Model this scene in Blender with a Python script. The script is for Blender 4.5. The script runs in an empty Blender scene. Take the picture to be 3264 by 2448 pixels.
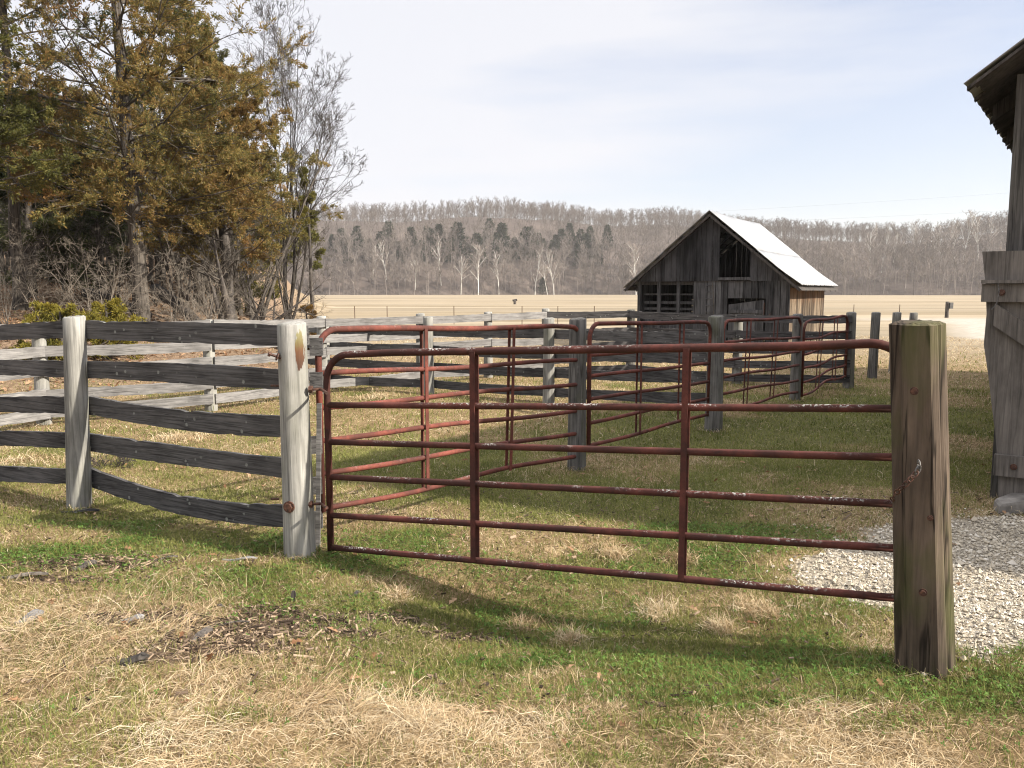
import bpy, math, random
import numpy as np
from mathutils import Vector

random.seed(7)
RNG = np.random.RandomState(11)
SC = bpy.context.scene
COL = SC.collection
R = math.radians

# ------------------------------------------------------------------ camera
F_PX, EYE, HORIZON = 2640.0, 1.60, 930.0
PITCH = math.atan((1224.0 - HORIZON) / F_PX)
CP, SP = math.cos(PITCH), math.sin(PITCH)


def ray(px, py):
    u, v = (px - 1632.0) / F_PX, (py - 1224.0) / F_PX
    return np.array([u, CP - v * SP, -SP - v * CP])


def at(px, py, Y):
    d = ray(px, py)
    t = Y / d[1]
    return np.array([0, 0, EYE]) + d * t


def gp(px, py, z=0.0):
    d = ray(px, py)
    t = (z - EYE) / d[2]
    return np.array([0, 0, EYE]) + d * t


def proj(p):
    x, y, z = p[0], p[1], p[2] - EYE
    dep = y * CP - z * SP
    up = y * SP + z * CP
    return 1632 + F_PX * x / dep, 1224 - F_PX * up / dep


# ------------------------------------------------------------------ noise and terrain
def hash2(ix, iy, seed):
    h = (ix.astype(np.int64) * 374761393 + iy.astype(np.int64) * 668265263 + seed * 974711) & 0x7fffffff
    h = ((h ^ (h >> 13)) * 1274126177) & 0x7fffffff
    h = h ^ (h >> 16)
    return (h & 0xffff) / 65535.0


def vn(x, y, seed=0):
    x = np.asarray(x, float); y = np.asarray(y, float)
    ix, iy = np.floor(x), np.floor(y)
    fx, fy = x - ix, y - iy
    fx = fx * fx * (3 - 2 * fx); fy = fy * fy * (3 - 2 * fy)
    a, b = hash2(ix, iy, seed), hash2(ix + 1, iy, seed)
    c, d = hash2(ix, iy + 1, seed), hash2(ix + 1, iy + 1, seed)
    return (a * (1 - fx) + b * fx) * (1 - fy) + (c * (1 - fx) + d * fx) * fy


def fbm(x, y, seed=0, o=4):
    s, a, t = 0, 0.5, 0
    for k in range(o):
        s = s + a * vn(x * 2 ** k, y * 2 ** k, seed + k * 17)
        t += a; a *= 0.5
    return s / t


def sstep(a, b, x):
    t = np.clip((np.asarray(x, float) - a) / (b - a), 0, 1)
    return t * t * (3 - 2 * t)


CF0, CFD = np.array([-5.3, 9.45]), np.array([0.7071, 0.7071])      # line of the sunlit pen fence


def dist_c(x, y):
    return -(x - CF0[0]) * CFD[1] + (y - CF0[1]) * CFD[0]


def wood_side(x, y):          # metres into the wood, left of the field edge
    return -((x + 3.6) * 0.97 + (y - 15.0) * 0.24)


def ground_z(x, y):
    x = np.asarray(x, float); y = np.asarray(y, float)
    d = dist_c(x, y)
    bank = (0.98 * sstep(0.8, 9.5, d) + 0.10 * np.clip(d - 9.5, 0, 60)) * (1 - sstep(70, 140, y))
    bank = bank * sstep(-0.5, 5, wood_side(x, y))
    dip = -0.14 * np.exp(-(((x - 0.15) / 1.2) ** 2 + ((y - 4.1) / 0.8) ** 2))
    rough = (fbm(x * 0.9, y * 0.9, 3) - 0.5) * 0.06 * np.exp(-np.hypot(x, y) / 60)
    tuft = (fbm(x * 3.2, y * 3.2, 9, 3) - 0.5) * 0.07 * straw_mask(x, y) * (np.hypot(x, y) < 9)
    return bank + dip + rough + tuft


def blob(x, y, px, py, rx, ry, rot=0.0):
    c = gp(px * 1.4756, py * 1.4756)
    dx, dy = x - c[0], y - c[1]
    return np.exp(-((dx / rx) ** 2 + (dy / ry) ** 2))


GREEN = [(1300, 1335, .5, .2), (1450, 1375, .45, .22), (1650, 1400, .4, .25), (1850, 1435, .35, .2), (2150, 1500, .45, .13),
         (1950, 1490, .4, .13), (1000, 1290, .35, .18), (1060, 1395, .2, .1), (760, 1210, .3, .2), (450, 1175, .7, .22), (200, 1125, .5, .25), (350, 1090, .6, .25),
         (1600, 930, 1.6, 1.2), (1780, 1000, 1.0, .8), (1300, 1080, 1.0, .7), (1000, 1060, .6, .5), (900, 990, .8, .7), (1900, 890, 1.5, 1.5),
         (950, 1425, .15, .06), (520, 1560, .15, .06), (1450, 1555, .15, .08), (890, 1490, .2, .05), (1300, 1640, .12, .05), (1180, 1380, .2, .1),
         (100, 1190, .4, .15), (560, 1230, .3, .15), (1500, 1150, .5, .3), (1300, 1210, .4, .2), (1900, 1560, .15, .07), (1600, 1500, .3, .08), (300, 1500, .1, .05)]


def green_mask(x, y):
    g = 0
    for b in GREEN:
        g = np.maximum(g, blob(x, y, *b))
    n = fbm(x * 1.7, y * 1.7, 21)
    return np.clip(g * 1.2 + (n - 0.5) * 1.7 + 0.11, 0, 1)


def mulch_mask(x, y):
    m = np.maximum.reduce([blob(x, y, 480, 1390, .42, .17), blob(x, y, 330, 1330, .35, .13), blob(x, y, 640, 1320, .4, .16),
                           blob(x, y, 850, 1305, .3, .09), blob(x, y, 200, 1215, .5, .12), blob(x, y, 330, 1430, .2, .08), blob(x, y, 1000, 1330, .25, .07), blob(x, y, 560, 1345, .5, .13), blob(x, y, 760, 1345, .25, .07), blob(x, y, 120, 1250, .3, .07)])
    n = fbm(x * 3.1, y * 3.1, 31)
    return np.clip((m * 1.45 + (n - 0.5) * 1.5 - 0.28) * 1.15, 0, 1)


GRAV = [gp(a * 1.4756, b * 1.4756)[:2] for a, b in
        [(1690, 1218), (1745, 1192), (1830, 1160), (1900, 1140), (2040, 1118), (2212, 1112), (2600, 1100), (3100, 1260), (2900, 1420), (2250, 1425), (2130, 1440), (2060, 1400), (1940, 1340), (1850, 1300), (1770, 1262)]]


def poly_sd(x, y, poly):
    x = np.asarray(x, float); y = np.asarray(y, float)
    d = np.full(x.shape, 1e9); ins = np.zeros(x.shape, bool)
    n = len(poly)
    for i in range(n):
        a, b = poly[i], poly[(i + 1) % n]
        ex, ey = b[0] - a[0], b[1] - a[1]
        t = np.clip(((x - a[0]) * ex + (y - a[1]) * ey) / (ex * ex + ey * ey), 0, 1)
        d = np.minimum(d, np.hypot(x - a[0] - t * ex, y - a[1] - t * ey))
        c = ((a[1] > y) != (b[1] > y)) & (x < ex * (y - a[1]) / (ey if abs(ey) > 1e-9 else 1e-9) + a[0])
        ins ^= c
    return np.where(ins, d, -d)


def gravel_mask(x, y):
    n = fbm(x * 4, y * 4, 41, 3)
    return sstep(-0.05, 0.09, poly_sd(x, y, GRAV) + (n - 0.5) * 0.34)


def straw_mask(x, y):
    a = 1 - sstep(3.1, 3.5, y + 0.5 * (fbm(x * 1.5, y * 1.5, 51) - 0.5) + 0.13 * (x + .3))
    left = sstep(0.9, 1.7, -x) * (1 - sstep(3.7, 4.5, y + 0.4 * (fbm(x * 1.5, y * 1.5, 52) - .5)))
    return np.clip(np.maximum(a, left), 0, 1)


ROAD = [gp(px, py)[:2] for px, py in
        [(2470, 1019), (2900, 1017), (3160, 1016), (3700, 1015), (4200, 1015), (4200, 1095), (3500, 1090), (3160, 1086), (3080, 1072), (3030, 1052), (3060, 1040), (2960, 1026), (2700, 1023), (2470, 1022)]]


def road_mask(x, y):
    return sstep(-0.5, 0.6, poly_sd(x, y, ROAD) + (fbm(x * .5, y * .5, 61) - .5) * 1.6)


def litter_mask(x, y):
    d = dist_c(x, y)
    return sstep(1.6, 4.6, d + (fbm(x, y, 71) - .5) * 2) * sstep(-1.5, 1.5, wood_side(x, y) + (fbm(x * .7, y * .7, 72) - .5) * 3)


# ------------------------------------------------------------------ materials
class NT:
    def __init__(s, name, rough=0.85, spec=0.2):
        s.m = bpy.data.materials.new(name)
        s.m.use_nodes = True
        s.t = s.m.node_tree
        s.b = s.t.nodes['Principled BSDF']
        s.b.inputs['Roughness'].default_value = rough
        s.b.inputs['Specular IOR Level'].default_value = spec

    def n(s, kind, **kw):
        x = s.t.nodes.new(kind)
        for k, v in kw.items():
            setattr(x, k, v)
        return x

    def l(s, a, b):
        s.t.links.new(a, b)

    def put(s, sock, v):
        if hasattr(v, 'is_linked') or isinstance(v, bpy.types.NodeSocket):
            s.l(v, sock)
        else:
            sock.default_value = v

    def coord(s, which='pos', scale=(1, 1, 1), loc=(0, 0, 0)):
        if which == 'pos':
            o = s.n('ShaderNodeNewGeometry').outputs['Position']
        else:
            o = s.n('ShaderNodeTexCoord').outputs['Object']
        mp = s.n('ShaderNodeMapping')
        mp.inputs['Scale'].default_value = scale
        mp.inputs['Location'].default_value = loc
        s.l(o, mp.inputs['Vector'])
        return mp.outputs[0]

    def noise(s, vec, scale=1.0, detail=4, rough=0.55, dist=0.0):
        x = s.n('ShaderNodeTexNoise')
        s.l(vec, x.inputs['Vector'])
        x.inputs['Scale'].default_value = scale
        x.inputs['Detail'].default_value = detail
        x.inputs['Roughness'].default_value = rough
        x.inputs['Distortion'].default_value = dist
        return x.outputs['Fac']

    def ramp(s, fac, stops):
        x = s.n('ShaderNodeValToRGB')
        e = x.color_ramp.elements
        while len(e) < len(stops):
            e.new(0.5)
        for i, (p, c) in enumerate(stops):
            e[i].position = p
            e[i].color = (c, c, c, 1) if isinstance(c, (int, float)) else (*c, 1)
        s.l(fac, x.inputs['Fac'])
        return x.outputs['Color']

    def mix(s, fac, a, b, mode='MIX'):
        x = s.n('ShaderNodeMix', data_type='RGBA', blend_type=mode)
        s.put(x.inputs[0], fac)
        s.put(x.inputs[6], (*a, 1) if isinstance(a, tuple) and len(a) == 3 else a)
        s.put(x.inputs[7], (*b, 1) if isinstance(b, tuple) and len(b) == 3 else b)
        return x.outputs[2]

    def math(s, op, a, b=0.0, clamp=False):
        x = s.n('ShaderNodeMath', operation=op, use_clamp=clamp)
        s.put(x.inputs[0], a); s.put(x.inputs[1], b)
        return x.outputs[0]

    def island(s):
        return s.n('ShaderNodeNewGeometry').outputs['Random Per Island']

    def objrand(s):
        return s.n('ShaderNodeObjectInfo').outputs['Random']

    def attr(s, name):
        return s.n('ShaderNodeAttribute', attribute_name=name).outputs['Fac']

    def normz(s):
        sp = s.n('ShaderNodeSeparateXYZ')
        s.l(s.n('ShaderNodeNewGeometry').outputs['Normal'], sp.inputs[0])
        return sp.outputs[2]

    def posz(s, obj=False):
        sp = s.n('ShaderNodeSeparateXYZ')
        s.l(s.n('ShaderNodeTexCoord').outputs['Object'] if obj else s.n('ShaderNodeNewGeometry').outputs['Position'], sp.inputs[0])
        return sp.outputs[2]

    def bump(s, h, strength=0.5, dist=0.01):
        x = s.n('ShaderNodeBump')
        x.inputs['Strength'].default_value = strength
        x.inputs['Distance'].default_value = dist
        s.l(h, x.inputs['Height'])
        s.l(x.outputs[0], s.b.inputs['Normal'])

    def col(s, c):
        s.put(s.b.inputs['Base Color'], (*c, 1) if isinstance(c, tuple) and len(c) == 3 else c)
        return s.m

    def translucent(s, col, amt):
        tr = s.n('ShaderNodeBsdfTranslucent')
        s.put(tr.inputs['Color'], col)
        mx = s.n('ShaderNodeMixShader')
        mx.inputs[0].default_value = amt
        out = s.t.nodes['Material Output']
        s.l(s.b.outputs[0], mx.inputs[1]); s.l(tr.outputs[0], mx.inputs[2])
        s.l(mx.outputs[0], out.inputs['Surface'])


def wood_mat(name, dark, light, axis='z', lichen=0.0, moss=0.0, tone=0.35, crack=1.0, island=False, stain=None, fine=1.0, extra=None):
    a = NT(name, 0.9, 0.15)
    if axis == 'z':
        big, fin = a.coord('pos', (3.5, 3.5, 0.9)), a.coord('pos', (46 * fine, 46 * fine, 1.6 * fine))
    else:
        big, fin = a.coord('obj', (1.3, 4, 4)), a.coord('obj', (2.2 * fine, 46 * fine, 60 * fine))
    n1, n2 = a.noise(big, 1, 4), a.noise(fin, 1, 5, 0.62, 0.6)
    f = a.math('ADD', a.math('MULTIPLY', n1, 0.45), a.math('MULTIPLY', n2, 0.75))
    if island:
        f = a.math('ADD', f, a.math('MULTIPLY', a.math('SUBTRACT', a.island(), 0.5), tone))
    else:
        f = a.math('ADD', f, a.math('MULTIPLY', a.math('SUBTRACT', a.objrand(), 0.5), tone))
    c = a.ramp(f, [(0.36, dark), (0.58, tuple(0.5 * (d + l) for d, l in zip(dark, light))), (0.82, light)])
    cr = a.ramp(n2, [(0.30, 0.22), (0.40, 1.0)])
    c = a.mix(0.8 * crack, c, cr, 'MULTIPLY')
    n3 = a.noise(a.coord('pos', (17 * fine, 17 * fine, 0.55 * fine), (3, 1, 7)) if axis == 'z' else a.coord('obj', (0.75 * fine, 15 * fine, 24 * fine), (3, 1, 7)), 1, 3, 0.5, 0.4)
    ln = a.ramp(a.math('ABSOLUTE', a.math('SUBTRACT', n3, 0.5)), [(0.0, 0.12), (0.012, 0.3), (0.03, 1.0)])
    c = a.mix(0.85 * crack, c, ln, 'MULTIPLY')
    n4 = a.noise(a.coord('pos' if axis == 'z' else 'obj', (6, 6, 2.5) if axis == 'z' else (3.5, 6, 9), (11, 5, 2)), 1, 5, 0.65)
    c = a.mix(0.55, c, a.ramp(n4, [(0.34, 0.42), (0.52, 1.0), (0.68, 1.35)]), 'MULTIPLY')
    if stain:
        zz = a.posz()
        k = a.math('ADD', zz, a.math('MULTIPLY', a.math('SUBTRACT', a.noise(a.coord('pos', (9, 9, .5)), 1, 3), 0.5), stain[3]))
        c = a.mix(a.ramp(a.math('MULTIPLY', a.math('SUBTRACT', k, stain[0]), 1 / (stain[1] - stain[0]), True), [(0, 0.0), (1, 0.85)]), c, stain[2])
    if moss:
        mo = a.ramp(a.noise(a.coord('pos', (5, 5, 2.2)), 1, 4), [(0.5, 0.0), (0.68, moss)])
        c = a.mix(mo, c, (0.065, 0.07, 0.022))
    if lichen:
        src = a.coord('pos' if axis == 'z' else 'obj', (1, 1, 1))
        vo = a.n('ShaderNodeTexVoronoi'); a.l(src, vo.inputs['Vector']); vo.inputs['Scale'].default_value = 14
        sp = a.ramp(a.math('ADD', vo.outputs['Distance'], a.math('MULTIPLY', a.noise(src, 60, 3), 0.22)), [(0.25, 1.0), (0.31, 0.0)])
        gate = a.ramp(a.noise(src, 3.3, 2), [(0.47, 0.0), (0.55, lichen)])
        c = a.mix(a.math('MULTIPLY', sp, gate), c, (0.22, 0.225, 0.2))
    if extra: c = extra(a, c)
    a.bump(n2, 0.7, 0.006)
    return a.col(c)


def rust_mat(name, red, dark, lichen=0.5):
    a = NT(name, 0.8, 0.18)
    p = a.coord('pos')
    n1, n2 = a.noise(p, 5, 5, 0.65), a.noise(p, 38, 4, 0.6)
    f = a.math('ADD', a.math('MULTIPLY', n1, 0.7), a.math('MULTIPLY', n2, 0.4))
    c = a.ramp(f, [(0.40, dark), (0.56, red), (0.74, tuple(min(1, v * 1.45) for v in red))])
    c = a.mix(a.ramp(a.noise(p, 2.6, 4, .7), [(0.42, 0.75), (0.6, 0.0)]), c, tuple(v * .9 for v in dark))
    c = a.mix(a.ramp(a.noise(p, 120, 2), [(0.62, 0.0), (0.70, 0.7)]), c, (0.045, 0.018, 0.014))
    up = a.ramp(a.normz(), [(0.2, 0.0), (0.75, 1.0)])
    sp = a.ramp(a.noise(p, 75, 4, 0.6), [(0.53, 0.0), (0.58, 1.0)])
    gate = a.ramp(a.noise(p, 4, 2), [(0.5, 0.0), (0.68, lichen)])
    c = a.mix(a.math('MULTIPLY', a.math('MULTIPLY', up, sp), gate), c, (0.42, 0.42, 0.38))
    a.bump(n2, 0.4, 0.003)
    return a.col(c)


def simple_mat(name, c1, c2, scale=8.0, rough=0.85, spec=0.2, metal=0.0, bump=0.2):
    a = NT(name, rough, spec)
    a.b.inputs['Metallic'].default_value = metal
    n1 = a.noise(a.coord('pos'), scale, 5, 0.6)
    if bump:
        a.bump(n1, bump, 0.01)
    return a.col(a.ramp(n1, [(0.35, c1), (0.68, c2)]))


def leaf_mat(name, stops, trans=0.42, nscale=0.55, isl=0.5, rough=0.7):
    a = NT(name, rough, 0.12)
    n1 = a.noise(a.coord('pos'), nscale, 3, 0.6)
    f = a.math('ADD', a.math('MULTIPLY', a.math('SUBTRACT', n1, 0.5), 1.5), a.math('MULTIPLY', a.math('SUBTRACT', a.island(), 0.5), isl))
    c = a.ramp(a.math('ADD', f, 0.5), stops)
    a.col(c)
    if trans:
        a.translucent(c, trans)
    return a.m


M = {}
M['rail_dark'] = wood_mat('weathered_dark_board', (0.015, 0.014, 0.0138), (0.118, 0.112, 0.108), 'x', 0.7, tone=0.15, crack=0.62)
M['rail_grey'] = wood_mat('silver_grey_board', (0.085, 0.08, 0.076), (0.255, 0.243, 0.23), 'x', 0.4, tone=0.15, crack=0.5)
M['rail_back'] = wood_mat('lichened_back_board', (0.025, 0.023, 0.023), (0.13, 0.122, 0.118), 'x', 0.9, tone=0.2)
M['post_pale'] = wood_mat('pale_round_post', (0.125, 0.12, 0.105), (0.325, 0.313, 0.282), 'z', 0.1, 0.25, 0.15, 0.38)
M['post_grey'] = wood_mat('grey_round_post', (0.075, 0.07, 0.064), (0.24, 0.225, 0.205), 'z', 0.2, 0.35, 0.2, 0.6)
M['post_old'] = wood_mat('old_split_post', (0.013, 0.011, 0.009), (0.13, 0.098, 0.072), 'z', 0.0, 0.6, 0.1, 1.0, fine=0.8)
M['gate_red'] = rust_mat('worn_red_gate_paint', (0.088, 0.029, 0.022), (0.042, 0.020, 0.016), 1.0)
M['gate_red_far'] = rust_mat('faded_red_gate_paint', (0.145, 0.043, 0.030), (0.065, 0.026, 0.020), 0.25)
M['rust'] = simple_mat('brown_rust', (0.03, 0.014, 0.01), (0.11, 0.05, 0.03), 60, 0.7, 0.3)
M['steel'] = simple_mat('dull_steel', (0.06, 0.056, 0.052), (0.15, 0.143, 0.135), 60, 0.65, 0.4, 0.1)
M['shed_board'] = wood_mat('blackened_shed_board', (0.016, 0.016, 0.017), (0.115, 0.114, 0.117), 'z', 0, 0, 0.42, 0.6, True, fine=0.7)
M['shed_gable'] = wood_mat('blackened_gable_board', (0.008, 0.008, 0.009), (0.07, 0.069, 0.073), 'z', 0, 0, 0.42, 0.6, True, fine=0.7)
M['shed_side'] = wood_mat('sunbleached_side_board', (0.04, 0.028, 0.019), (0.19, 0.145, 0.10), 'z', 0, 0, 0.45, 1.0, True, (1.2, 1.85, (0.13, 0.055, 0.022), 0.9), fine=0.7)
M['barn_board'] = wood_mat('grey_barn_board', (0.022, 0.021, 0.020), (0.13, 0.12, 0.11), 'z', 0, 0.1, 0.35, 0.6, True)
M['barn_door'] = wood_mat('brown_grey_door_board', (0.048, 0.043, 0.038), (0.165, 0.146, 0.128), 'z', 0, 0, 0.3, 0.35, True)
M['barn_dark'] = wood_mat('dark_barn_timber', (0.02, 0.018, 0.017), (0.09, 0.08, 0.072), 'z', 0, 0, 0.3, 0.7)
M['stone'] = simple_mat('grey_slab_stone', (0.10, 0.09, 0.08), (0.24, 0.22, 0.195), 9)
M['bark_pale'] = wood_mat('pale_cedar_bark', (0.03, 0.025, 0.021), (0.15, 0.13, 0.108), 'z', 0, 0.0, 0.2, 1.0)
M['bark_dark'] = wood_mat('dark_bark', (0.03, 0.026, 0.022), (0.115, 0.10, 0.088), 'z', 0, 0, 0.3, 0.8)
M['twig_grey'] = simple_mat('grey_twig', (0.042, 0.035, 0.028), (0.125, 0.108, 0.09), 3, bump=0)
M['twig_tan'] = simple_mat('bleached_twig', (0.09, 0.075, 0.058), (0.27, 0.23, 0.185), 3, bump=0)
M['twig_dark'] = simple_mat('dark_twig', (0.032, 0.027, 0.022), (0.085, 0.071, 0.06), 3, bump=0)
DKG, OLV, RUS, YEL = (0.05, 0.06, 0.024), (0.15, 0.135, 0.04), (0.28, 0.14, 0.037), (0.235, 0.195, 0.045)
M['cedar_rust'] = leaf_mat('rusty_cedar_foliage', [(0.0, DKG), (0.25, (0.12, 0.112, 0.037)), (0.46, (0.195, 0.15, 0.045)), (0.68, (0.24, 0.155, 0.055)), (1.0, (0.275, 0.148, 0.055))])
M['cedar_olive'] = leaf_mat('olive_cedar_foliage', [(0.1, DKG), (0.42, (0.09, 0.092, 0.026)), (0.7, OLV), (0.95, YEL)])
M['cedar_dark'] = leaf_mat('dark_cedar_foliage', [(0.1, (0.03, 0.043, 0.021)), (0.5, (0.068, 0.08, 0.034)), (0.85, (0.12, 0.122, 0.042))])
M['cedar_gold'] = leaf_mat('golden_cedar_foliage', [(0.1, (0.10, 0.10, 0.022)), (0.5, (0.2, 0.17, 0.03)), (0.9, (0.28, 0.21, 0.036))])
M['cedar_brown'] = leaf_mat('browned_cedar_foliage', [(0.1, (0.09, 0.06, 0.018)), (0.5, (0.16, 0.09, 0.025)), (0.9, (0.2, 0.12, 0.03))])
M['far_cedar'] = leaf_mat('far_cedar_foliage', [(0.1, (0.022, 0.028, 0.018)), (0.9, (0.055, 0.06, 0.034))], 0.15, 0.05, 0.6)
M['far_twig'] = leaf_mat('far_bare_twigs', [(0.1, (0.085, 0.069, 0.058)), (0.5, (0.13, 0.107, 0.09)), (0.9, (0.18, 0.15, 0.127))], 0.1, 0.02, 0.8)
M['edge_twig'] = leaf_mat('edge_bare_twigs', [(0.1, (0.12, 0.10, 0.085)), (0.5, (0.18, 0.152, 0.13)), (0.9, (0.25, 0.215, 0.19))], 0.1, 0.02, 0.8)
M['syc_bark'] = leaf_mat('white_sycamore_bark', [(0.1, (0.38, 0.36, 0.32)), (0.9, (0.62, 0.6, 0.55))], 0, 0.1, 0.4)
M['syc_twig'] = leaf_mat('tan_sycamore_twigs', [(0.1, (0.2, 0.165, 0.14)), (0.9, (0.33, 0.28, 0.24))], 0.1, 0.05, 0.8)
M['straw'] = leaf_mat('dead_straw', [(0.0, (0.16, 0.10, 0.05)), (0.3, (0.37, 0.265, 0.145)), (0.65, (0.54, 0.42, 0.26)), (1.0, (0.66, 0.57, 0.41))], 0.3, 1.3, 0.75)
M['grass'] = leaf_mat('winter_green_grass', [(0.1, (0.08, 0.092, 0.024)), (0.5, (0.165, 0.178, 0.045)), (0.9, (0.29, 0.28, 0.095))], 0.4, 1.2, 0.6)
M['clover'] = leaf_mat('clover_leaf', [(0.1, (0.05, 0.10, 0.018)), (0.5, (0.09, 0.165, 0.032)), (0.9, (0.15, 0.23, 0.055))], 0.3, 1.5, 0.6)
M['chips'] = leaf_mat('rotten_wood_chips', [(0.1, (0.035, 0.024, 0.017)), (0.55, (0.12, 0.085, 0.058)), (0.9, (0.30, 0.22, 0.15))], 0, 3, 1.1)
M['deadleaf'] = leaf_mat('dead_oak_leaf', [(0.1, (0.14, 0.07, 0.035)), (0.5, (0.25, 0.14, 0.075)), (0.9, (0.38, 0.25, 0.15))], 0.2, 3, 1.0)
M['gravelstone'] = leaf_mat('limestone_gravel', [(0.0, (0.2, 0.175, 0.14)), (0.3, (0.38, 0.325, 0.245)), (0.7, (0.47, 0.415, 0.325)), (1.0, (0.57, 0.525, 0.45))], 0, 2, 1.0, 0.9)


def roof_mat():
    a = NT('galvanised_roof_sheet', 0.55, 0.4)
    p = a.coord('pos', (1, 1, 1))
    c = a.ramp(a.noise(p, 1.1, 5, .6), [(0.3, (0.21, 0.216, 0.222)), (0.7, (0.315, 0.32, 0.325))])
    ru = a.ramp(a.noise(a.coord('pos', (3.2, 3.2, .5)), 1, 5, .7), [(0.54, 0.0), (0.7, 0.6)])
    return a.col(a.mix(ru, c, (0.18, 0.145, 0.12)))


M['roof'] = roof_mat()


def ground_mat():
    a = NT('ground_cover', 0.95, 0.05)
    p = a.coord('pos')
    sp = a.n('ShaderNodeSeparateXYZ'); a.l(p, sp.inputs[0])
    nf, nm, nl = a.noise(p, 42, 5, 0.7), a.noise(p, 5.5, 5, 0.65), a.noise(p, 0.5, 4)
    dry = a.ramp(a.math('ADD', a.math('MULTIPLY', nf, .6), a.math('MULTIPLY', nm, .4)), [(0.34, (0.055, 0.037, 0.019)), (0.5, (0.19, 0.133, 0.068)), (0.66, (0.37, 0.275, 0.155))])
    grn = a.ramp(nf, [(0.35, (0.045, 0.045, 0.018)), (0.55, (0.12, 0.12, 0.042)), (0.7, (0.22, 0.195, 0.085))])
    c = a.mix(a.ramp(a.math('ADD', a.attr('green'), a.math('MULTIPLY', a.math('SUBTRACT', nm, .5), .8)), [(0.25, 0.0), (0.6, 0.9)]), dry, grn)
    mul = a.ramp(a.noise(p, 30, 6, 0.7, 1.0), [(0.36, (0.03, 0.02, 0.014)), (0.56, (0.115, 0.078, 0.053)), (0.72, (0.26, 0.185, 0.125))])
    c = a.mix(a.attr('mulch'), c, mul)
    lit = a.ramp(a.noise(p, 16, 6, 0.75), [(0.34, (0.055, 0.036, 0.024)), (0.52, (0.19, 0.13, 0.085)), (0.68, (0.36, 0.26, 0.175))])
    c = a.mix(a.attr('litter'), c, lit)
    # far hay field: mown swathes along the valley
    st = a.noise(a.coord('pos', (0.006, 0.09, 1)), 1, 6, 0.7)
    st2 = a.noise(a.coord('pos', (0.03, 0.25, 1)), 1, 5, 0.7)
    fld = a.ramp(a.math('ADD', a.math('MULTIPLY', st, .6), a.math('MULTIPLY', st2, .4)), [(0.41, (0.18, 0.142, 0.09)), (0.48, (0.25, 0.20, 0.132)), (0.56, (0.325, 0.268, 0.19))])
    fld = a.mix(a.ramp(a.noise(a.coord('pos', (.012, .045, 1), (7, 3, 0)), 1, 6, .7), [(.45, 0.0), (.62, .6)]), fld, (.17, .14, .098))
    c = a.mix(a.attr('field'), c, fld)
    vo = a.n('ShaderNodeTexVoronoi'); a.l(p, vo.inputs['Vector']); vo.inputs['Scale'].default_value = 90
    gr = a.ramp(vo.outputs['Color'], [(0.15, (0.2, 0.175, 0.135)), (0.5, (0.37, 0.32, 0.245)), (0.85, (0.47, 0.42, 0.34))])
    c = a.mix(a.attr('gravel'), c, gr)
    rd = a.ramp(a.noise(p, 2, 5, .7), [(0.35, (0.29, 0.26, 0.215)), (0.65, (0.40, 0.365, 0.31))])
    c = a.mix(a.attr('road'), c, rd)
    a.bump(a.math('ADD', nf, nm), 0.8, 0.03)
    return a.col(c)


M['ground'] = ground_mat()


# ------------------------------------------------------------------ object helpers
def tag(o, label=None, cat=None, group=None, kind=None):
    if label: o['label'] = label
    if cat: o['category'] = cat
    if group: o['group'] = group
    if kind: o['kind'] = kind
    return o


def empty(name, loc, label=None, cat=None, group=None):
    o = bpy.data.objects.new(name, None)
    COL.objects.link(o)
    o.location = loc
    o.empty_display_size = 0.3
    return tag(o, label, cat, group)


def link(name, me, mat, parent=None, loc=None, rotz=0.0, mats=None):
    """World-space mesh (or local, when loc is given) linked as one object."""
    o = bpy.data.objects.new(name, me)
    COL.objects.link(o)
    for m in (mats or [mat]):
        me.materials.append(m)
    if loc is not None:
        o.location = loc; o.rotation_euler = (0, 0, rotz)
    if parent is not None:
        o.parent = parent
        off = np.zeros(3)
        q = parent
        while q is not None:
            off += np.array(q.location); q = q.parent
        o.location = Vector(np.array(o.location) - off)
    return o


def np_mesh(name, V, faces, smooth=False):
    """faces: list of (k-column int arrays)"""
    me = bpy.data.meshes.new(name)
    V = np.asarray(V, np.float32)
    me.vertices.add(len(V)); me.vertices.foreach_set('co', V.ravel())
    faces = [np.asarray(f, np.int32) for f in faces if len(f)]
    nl = sum(f.size for f in faces); nf = sum(len(f) for f in faces)
    me.loops.add(nl); me.polygons.add(nf)
    me.loops.foreach_set('vertex_index', np.concatenate([f.ravel() for f in faces]))
    tot = np.concatenate([np.full(len(f), f.shape[1], np.int32) for f in faces])
    st = np.concatenate([[0], np.cumsum(tot)[:-1]]).astype(np.int32)
    me.polygons.foreach_set('loop_start', st); me.polygons.foreach_set('loop_total', tot)
    me.update(calc_edges=True)
    me.polygons.foreach_set('use_smooth', np.full(nf, bool(smooth)))
    return me


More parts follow.
